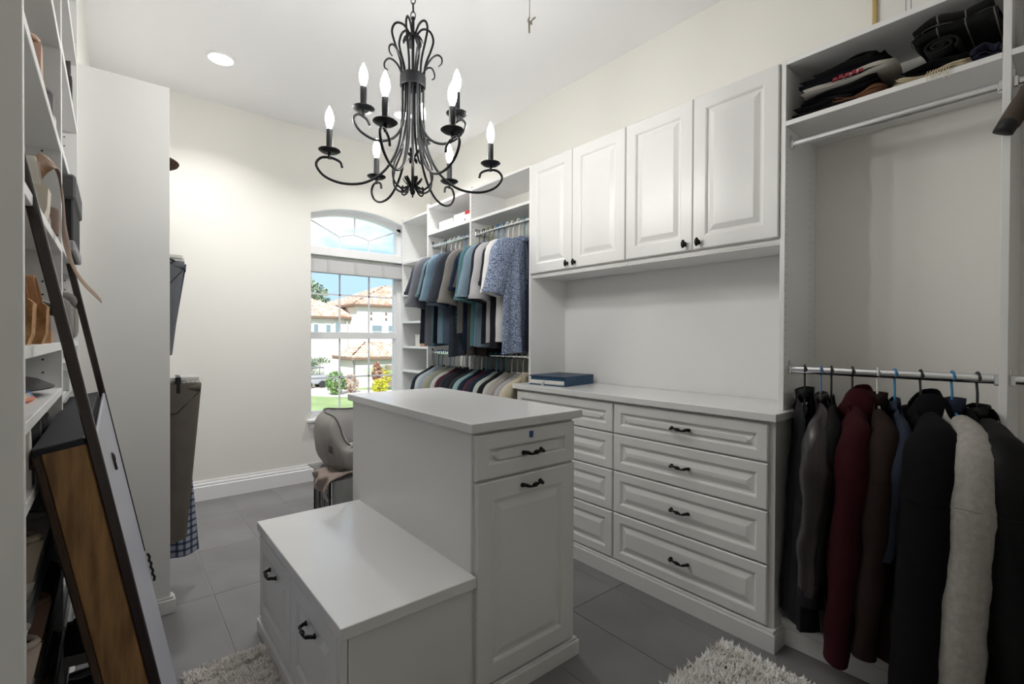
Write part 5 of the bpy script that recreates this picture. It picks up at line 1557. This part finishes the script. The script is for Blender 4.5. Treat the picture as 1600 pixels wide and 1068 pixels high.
# ------------------------------------------------------------------ rugs
def rug(label, x0, x1, y0, y1, tufts, length, mat, basem, seed, h=0.008, lay=0.5):
    e = empty('rug', ((x0 + x1) / 2, (y0 + y1) / 2, 0), label, 'rug')
    obj('backing', MB().box(x0, x1, y0, y1, 0.0004, h, bev=0.002), basem, e)
    rs = np.random.RandomState(seed)
    n = tufts
    px = rs.uniform(x0 - 0.004, x1 + 0.004, n); py = rs.uniform(y0 - 0.004, y1 + 0.004, n)
    ang = rs.uniform(0, 2 * PI, n); ln = length * rs.uniform(0.7, 1.25, n); wd = length * 0.16 * rs.uniform(0.7, 1.3, n)
    ly = lay * rs.uniform(0.4, 1.5, n)
    V = np.zeros((n, 7, 3))
    ca, sa = np.cos(ang), np.sin(ang)
    base = np.stack([px, py, np.full(n, h * 0.6)], 1)
    for j, (t, wf) in enumerate(((0, 1.0), (0.55, 0.95), (1.0, 0.0))):
        off = ly * ln * t ** 1.6
        zz = ln * t * np.sqrt(np.maximum(0.12, 1 - (ly * 0.7) ** 2))
        c = base + np.stack([ca * off, sa * off, zz], 1)
        side = np.stack([-sa, ca, np.zeros(n)], 1) * (wd * wf)[:, None]
        if j < 2:
            fwd_ = np.stack([ca, sa, np.zeros(n)], 1) * (wd * wf * 0.9)[:, None]
            V[:, j * 3] = c + side; V[:, j * 3 + 1] = c - side; V[:, j * 3 + 2] = c - fwd_
        else:
            V[:, 6] = c
    faces = []
    for i in range(n):
        b = i * 7
        faces += [(b, b + 1, b + 4, b + 3), (b + 1, b + 2, b + 5, b + 4), (b + 2, b, b + 3, b + 5), (b + 3, b + 4, b + 6), (b + 4, b + 5, b + 6), (b + 5, b + 3, b + 6)]
    me = bpy.data.meshes.new('pile')
    me.from_pydata(V.reshape(-1, 3).tolist(), [], faces)
    me.materials.append(mat)
    obj('pile', me, mat, e, kind='stuff')
    return e


shag = M('white_shag_with_dark_flecks', (250, 248, 244), 0.95, col2=(204, 194, 184), vscale=9, ramp=(0.26, 0.42))
# dark flecks scattered in the pile
_t = shag.node_tree
_n = _t.nodes.new('ShaderNodeTexNoise'); _n.inputs['Scale'].default_value = 38; _n.inputs['Detail'].default_value = 2
_c = _t.nodes.new('ShaderNodeTexCoord'); _t.links.new(_c.outputs['Object'], _n.inputs['Vector'])
_r = _t.nodes.new('ShaderNodeValToRGB'); _r.color_ramp.elements[0].position = 0.66; _r.color_ramp.elements[1].position = 0.70
_m = _t.nodes.new('ShaderNodeMixRGB'); _m.inputs['Color2'].default_value = lin((62, 54, 50))
_b = _t.nodes['Principled BSDF']
_src = _b.inputs['Base Color'].links[0].from_socket
_t.links.new(_n.outputs['Fac'], _r.inputs['Fac']); _t.links.new(_r.outputs['Color'], _m.inputs['Fac']); _t.links.new(_src, _m.inputs['Color1']); _t.links.new(_m.outputs['Color'], _b.inputs['Base Color'])
rug('white shaggy rug flecked with dark brown in front of the dresser', 1.12, 1.82, 0.05, 0.905, 26000, 0.034, shag, M('shag_backing', (200, 194, 186), 0.95), 1)
flat_pile = M('grey_brown_abstract_pile', (236, 231, 225), 0.95, col2=(140, 126, 116), vscale=11, stretch=(1, 2.4, 1), ramp=(0.30, 0.46))
rug('cream low-pile rug with grey-brown streaks beside the bench', 0.185, 0.444, 0.55, 2.03, 22000, 0.016, flat_pile, M('rug_backing', (196, 190, 184), 0.95), 2)

# ------------------------------------------------------------------ outside: the neighbouring house seen through the window
GZ = -3.3
stucco = M('white_stucco', (226, 222, 212), 0.9, var=0.05, vscale=0.6, bump=0.1, bscale=8)
stucco2 = M('cream_stucco', (218, 212, 200), 0.9, var=0.05, vscale=0.6)
terr = M('terracotta_tile', (200, 158, 134), 0.85, col2=(232, 208, 190), vscale=2.2, ramp=(0.4, 0.6))
eavem = M('brown_eave', (120, 96, 80), 0.8)
gut = M('grey_downpipe', (176, 174, 172), 0.6)
wglass = M('house_window_glass', (120, 136, 140), 0.15)
obj('lawn', MB().box(-60, 90, 12, 140, GZ - 0.2, GZ), M('lawn_green', (146, 162, 104), 0.95, var=0.25, vscale=0.5), kind='structure', label='green lawn outside the window')
pth = MB().prism([(10.2, 40.2), (13.0, 36.2), (16.5, 34.6), (24, 33.4), (30, 33), (30, 36.0), (24, 36.4), (18.6, 37.6), (15.6, 40.2), (14.6, 46), (12.0, 46)], 'z', GZ, GZ + 0.03)
obj('path', pth, M('pale_pavers', (222, 206, 194), 0.9, var=0.08, vscale=1.5), kind='structure', label='pale paved bed edge beyond the lawn')


def slope_tiles(A, B, C, D, step=0.42, tw=0.36):
    """barrel tiles laid in courses over the roof plane A-B (eave) C-D (ridge, C above B)"""
    A, B, C, D = map(Vector, (A, B, C, D))
    nrm = (B - A).cross(D - A).normalized()
    if nrm.z < 0:
        nrm = -nrm
    rows = max(2, int((D - A).length / step))
    mb = MB()
    for r_ in range(rows):
        t0, t1 = r_ / rows, (r_ + 1.12) / rows
        t1 = min(1.0, t1)
        a0, b0 = A.lerp(D, t0), B.lerp(C, t0)
        a1, b1 = A.lerp(D, t1), B.lerp(C, t1)
        n = max(3, int((b0 - a0).length / tw) * 4)
        vs_ = []
        for (p, q, lift) in ((a0, b0, 0.10), (a1, b1, 0.02)):
            for i in range(n + 1):
                u = i / n
                ph = (u * (b0 - a0).length / tw) * 2 * PI
                vs_.append(p.lerp(q, u) + nrm * (lift + 0.075 * abs(math.sin(ph / 2)) + rnd.uniform(0, 0.01)))
        mb.add(vs_, [(i, i + 1, n + 1 + i + 1, n + 1 + i) for i in range(n)])
        vs_ = []
        for (lift) in (0.0, 0.10):
            for i in range(n + 1):
                u = i / n
                ph = (u * (b0 - a0).length / tw) * 2 * PI
                vs_.append(a0.lerp(b0, u) + nrm * (lift + (0.075 * abs(math.sin(ph / 2)) if lift else 0)))
        mb.add(vs_, [(i, i + 1, n + 1 + i + 1, n + 1 + i) for i in range(n)])
    return mb


def hip_roof(x0, x1, y0, y1, z, rise, parent, over=0.5):
    x0, x1, y0, y1 = x0 - over, x1 + over, y0 - over, y1 + over
    d = min(x1 - x0, y1 - y0) / 2
    if x1 - x0 >= y1 - y0:
        R1, R2 = (x0 + d, (y0 + y1) / 2, z + rise), (x1 - d, (y0 + y1) / 2, z + rise)
        planes = [((x0, y0, z), (x1, y0, z), R2, R1), ((x1, y1, z), (x0, y1, z), R1, R2), ((x0, y1, z), (x0, y0, z), R1, R1), ((x1, y0, z), (x1, y1, z), R2, R2)]
    else:
        R1, R2 = ((x0 + x1) / 2, y0 + d, z + rise), ((x0 + x1) / 2, y1 - d, z + rise)
        planes = [((x0, y1, z), (x0, y0, z), R1, R2), ((x1, y0, z), (x1, y1, z), R2, R1), ((x0, y0, z), (x1, y0, z), R1, R1), ((x1, y1, z), (x0, y1, z), R2, R2)]
    roof = obj('roof', MB().box(x0, x1, y0, y1, z - 0.22, z, bev=0.02), eavem, parent)
    mb = MB()
    for p in planes:
        q = slope_tiles(*p)
        mb.add(q.v, q.f)
    obj('roof_tiles', mb, terr, roof, kind='stuff', weld=False)


HS = empty('neighbour_house', (20, 50, GZ), 'two-storey cream house with terracotta tile roof outside the window', 'house')
# left wing, main block and its front roof
obj('wall', MB().box(8.0, 19.6, 48.5, 58, GZ, 3.10), stucco, HS)
hip_roof(8.0, 19.6, 48.5, 58, 3.25, 2.35, HS)
obj('wall', MB().box(18.6, 30, 46.5, 60, GZ, 4.35), stucco, HS)
hip_roof(18.6, 30, 46.5, 60, 4.5, 2.6, HS)
for cx in (20.6, 22.35, 24.1):
    f_ = MB().box(cx - 0.62, cx + 0.62, 46.40, 46.52, 1.15, 2.45, bev=0.01)
    f_.prism([(cx - 0.62 + 1.24 * k / 8, 2.43 + 0.22 * math.sin(PI * k / 8)) for k in range(9)], 'y', 46.40, 46.52)
    fo = obj('window', f_, M('cream_window_trim', (206, 200, 190), 0.8), HS)
    obj('pane', MB().box(cx - 0.5, cx + 0.5, 46.36, 46.41, 1.27, 1.78), wglass, fo)
    obj('pane', MB().box(cx - 0.5, cx + 0.5, 46.36, 46.41, 1.88, 2.40), wglass, fo)
for cx in (20.0, 21.6, 23.2, 24.8):
    obj('vent', MB().box(cx - 0.09, cx + 0.09, 46.42, 46.5, 2.95, 3.2), M('vent_brown', (110, 92, 80), 0.8), HS)
    obj('vent', MB().box(cx - 0.09, cx + 0.09, 46.42, 46.5, 3.5, 3.75), M('vent_brown', (110, 92, 80), 0.8), HS)
for cx, h in ((15.2, 1.2), (16.4, 1.1), (17.3, 1.7)):
    fo = obj('window', MB().box(cx - 0.28, cx + 0.28, 48.40, 48.52, 1.95 - h * 0.5, 1.95 + h * 0.5, bev=0.01), M('pale_window_trim', (232, 228, 220), 0.8), HS)
    obj('pane', MB().box(cx - 0.2, cx + 0.2, 48.36, 48.41, 1.95 - h * 0.43, 1.95 + h * 0.43), wglass, fo)
obj('downpipe', MB().tube([(18.1, 48.3, 3.0), (18.25, 48.3, 2.6), (18.3, 48.3, GZ)], 0.07, 8), gut, HS)

GA = empty('garage', (20, 42, GZ), 'single-storey garage with terracotta hip roof and brown door outside the window', 'garage')
obj('wall', MB().box(16.3, 26, 41.5, 45.3, GZ, -0.75), stucco2, GA)
hip_roof(16.3, 26, 41.5, 45.3, -0.60, 1.35, GA, over=0.45)
gd = obj('garage_door', MB().box(19.2, 24.4, 41.38, 41.5, GZ, -1.35, bev=0.01), M('brown_garage_door', (150, 126, 118), 0.8), GA)
for q in range(1, 6):
    obj('door_seam', MB().box(19.2, 24.4, 41.365, 41.382, GZ + q * 0.32, GZ + q * 0.32 + 0.02), M('brown_garage_door', (150, 126, 118), 0.8), gd)
obj('downpipe', MB().tube([(16.0, 41.0, -0.75), (16.2, 41.3, -1.1), (16.25, 41.4, -1.4), (16.25, 41.4, GZ)], 0.07, 8), M('dark_downpipe', (120, 116, 112), 0.6), GA)


def leafy(name, label, cat, c, rx, ry, rz_, n, leaf, mat, seed, group=None, trunk=None):
    rs = np.random.RandomState(seed)
    e = empty(name, (c[0], c[1], GZ), label, cat, group)
    V, Fc = [], []
    for i in range(n):
        d = rs.normal(size=3); d /= np.linalg.norm(d) + 1e-9
        r_ = rs.uniform(0.45, 1.0) ** 0.5
        p = np.array(c) + d * r_ * np.array((rx, ry, rz_))
        if p[2] < GZ + 0.02:
            p[2] = GZ + 0.02 + rs.uniform(0, 0.2)
        a, b = rs.normal(size=3), rs.normal(size=3)
        a = a / np.linalg.norm(a) * leaf; b = b / np.linalg.norm(b) * leaf * 0.5
        k = len(V)
        V += [tuple(p - a), tuple(p + b), tuple(p + a), tuple(p - b)]
        Fc.append((k, k + 1, k + 2, k + 3))
    mb = MB(); mb.v, mb.f = V, Fc
    obj('foliage', mb, mat, e, kind='stuff', weld=False)
    obj('trunk', MB().tube([(c[0], c[1], GZ), (c[0], c[1], c[2])], trunk or 0.08, 8), M('bark', (120, 98, 80), 0.9), e)
    return e


leafy('shrub', 'rounded green shrub on the bed outside the window', 'shrub', (13.3, 37.6, GZ + 0.95), 0.75, 0.7, 0.95, 700, 0.13, M('leaf_green', (104, 140, 72), 0.8, var=0.3, vscale=3), 1)
leafy('shrub', 'dry pinkish brown shrub beside the green shrub', 'shrub', (14.7, 38.2, GZ + 0.75), 0.7, 0.6, 0.75, 600, 0.10, M('leaf_dry', (178, 150, 132), 0.9, var=0.2, vscale=3), 2)
leafy('shrub', 'bright yellow-green croton bush by the path', 'shrub', (16.05, 35.6, GZ + 0.65), 0.62, 0.6, 0.65, 600, 0.12, M('leaf_yellow', (204, 196, 62), 0.8, var=0.35, vscale=4), 3)
leafy('shrub', 'yellow croton bush against the garage wall', 'shrub', (17.6, 38.4, GZ + 1.15), 0.7, 0.6, 0.7, 500, 0.12, M('leaf_yellow', (204, 196, 62), 0.8, var=0.35, vscale=4), 4)
leafy('shrub', 'reddish cordyline standing among the crotons', 'shrub', (16.5, 37.2, GZ + 1.6), 0.4, 0.4, 0.9, 350, 0.16, M('leaf_red', (178, 132, 108), 0.8, var=0.3, vscale=4), 5)
leafy('tree', 'distant grey-green tree behind the house roof', 'tree', (20.5, 72, 6.4), 4.0, 3.5, 3.4, 1600, 0.42, M('leaf_far', (150, 162, 132), 0.9, var=0.3, vscale=1), 6, trunk=0.3)
leafy('tree', 'tall distant tree past the left edge of the roof', 'tree', (16.6, 52 + 8, 7.6), 0.9, 0.9, 1.9, 700, 0.3, M('leaf_far2', (110, 128, 96), 0.9, var=0.3, vscale=1), 7, trunk=0.2)


def palm(label, c, trunk_h, n, L, seed, mat, group=None, name='palm', els=(0.2, 1.1)):
    rs = random.Random(seed)
    e = empty(name, (c[0], c[1], GZ), label, 'palm', group)
    top = (c[0], c[1], GZ + trunk_h)
    obj('trunk', MB().tube([(c[0], c[1], GZ), (c[0] + 0.05, c[1], GZ + trunk_h * 0.5), top], [0.14, 0.11, 0.10], 8), M('palm_trunk', (150, 122, 100), 0.9), e)
    for k in range(n):
        a = 2 * PI * k / n + rs.uniform(-0.2, 0.2)
        el = rs.uniform(*els)
        mb = MB()
        N_ = 9
        sp = []
        for i in range(N_ + 1):
            t = i / N_
            r_ = L * t * math.cos(el) + 0.15 * L * t * t
            sp.append(Vector((top[0] + r_ * math.cos(a), top[1] + r_ * math.sin(a), top[2] + L * t * math.sin(el) - 0.62 * L * t * t)))
        for i in range(N_):
            for sgn in (-1, 1):
                side = Vector((-math.sin(a), math.cos(a), -0.5)) * (sgn * 0.30 * L * math.sin(PI * (0.12 + 0.8 * i / N_)))
                d = (sp[i + 1] - sp[i])
                mb.add([sp[i], sp[i] + d * 0.55, sp[i] + d * 1.3 + side], [(0, 1, 2)])
        mb.tube(sp, 0.02, 5)
        obj('frond', mb, mat, e)
    return e


pm = M('palm_green', (136, 164, 104), 0.8, var=0.25, vscale=3)
palm('small palm in front of the garage corner', (17.4, 38.9, 0), 1.75, 11, 1.25, 1, pm)
palm('small palm before the brown garage door', (19.9, 39.4, 0), 1.55, 11, 1.35, 2, pm)
palm('low palm at the end of the garage door', (22.2, 39.6, 0), 1.7, 10, 1.3, 3, pm)
palm('grey-green fan plant beside the house wall', (13.9, 46.4, 0), 1.2, 16, 3.4, 4, M('agave_grey', (176, 186, 168), 0.8, var=0.2, vscale=2), name='fan_plant', els=(1.1, 1.45))
CA = empty('parked_vehicle', (13.6, 44.0, GZ), 'small grey vehicle parked by the house wall', 'vehicle')
gm = M('cart_grey', (150, 150, 154), 0.5)
obj('cart_body', MB().box(12.6, 14.6, 43.4, 44.6, GZ + 0.35, GZ + 1.15, bev=0.12, seg=2), gm, CA, smooth=50)
obj('cart_roof', MB().box(12.7, 14.4, 43.45, 44.55, GZ + 1.75, GZ + 1.85, bev=0.04), M('cart_roof', (110, 110, 114), 0.5), CA)
for (x, y) in ((12.8, 43.5), (14.3, 43.5), (12.8, 44.5), (14.3, 44.5)):
    obj('post', MB().tube([(x, y, GZ + 1.1), (x, y, GZ + 1.76)], 0.03, 6), gm, CA)
for (x, y) in ((13.0, 43.4), (14.2, 43.4), (13.0, 44.6), (14.2, 44.6)):
    obj('wheel', MB().lathe([(0.0, -0.09), (0.3, -0.09), (0.33, 0.0), (0.3, 0.09), (0, 0.09)], 16, (x, y, GZ + 0.33), ax='y'), M('tyre', (40, 40, 42), 0.8), CA)
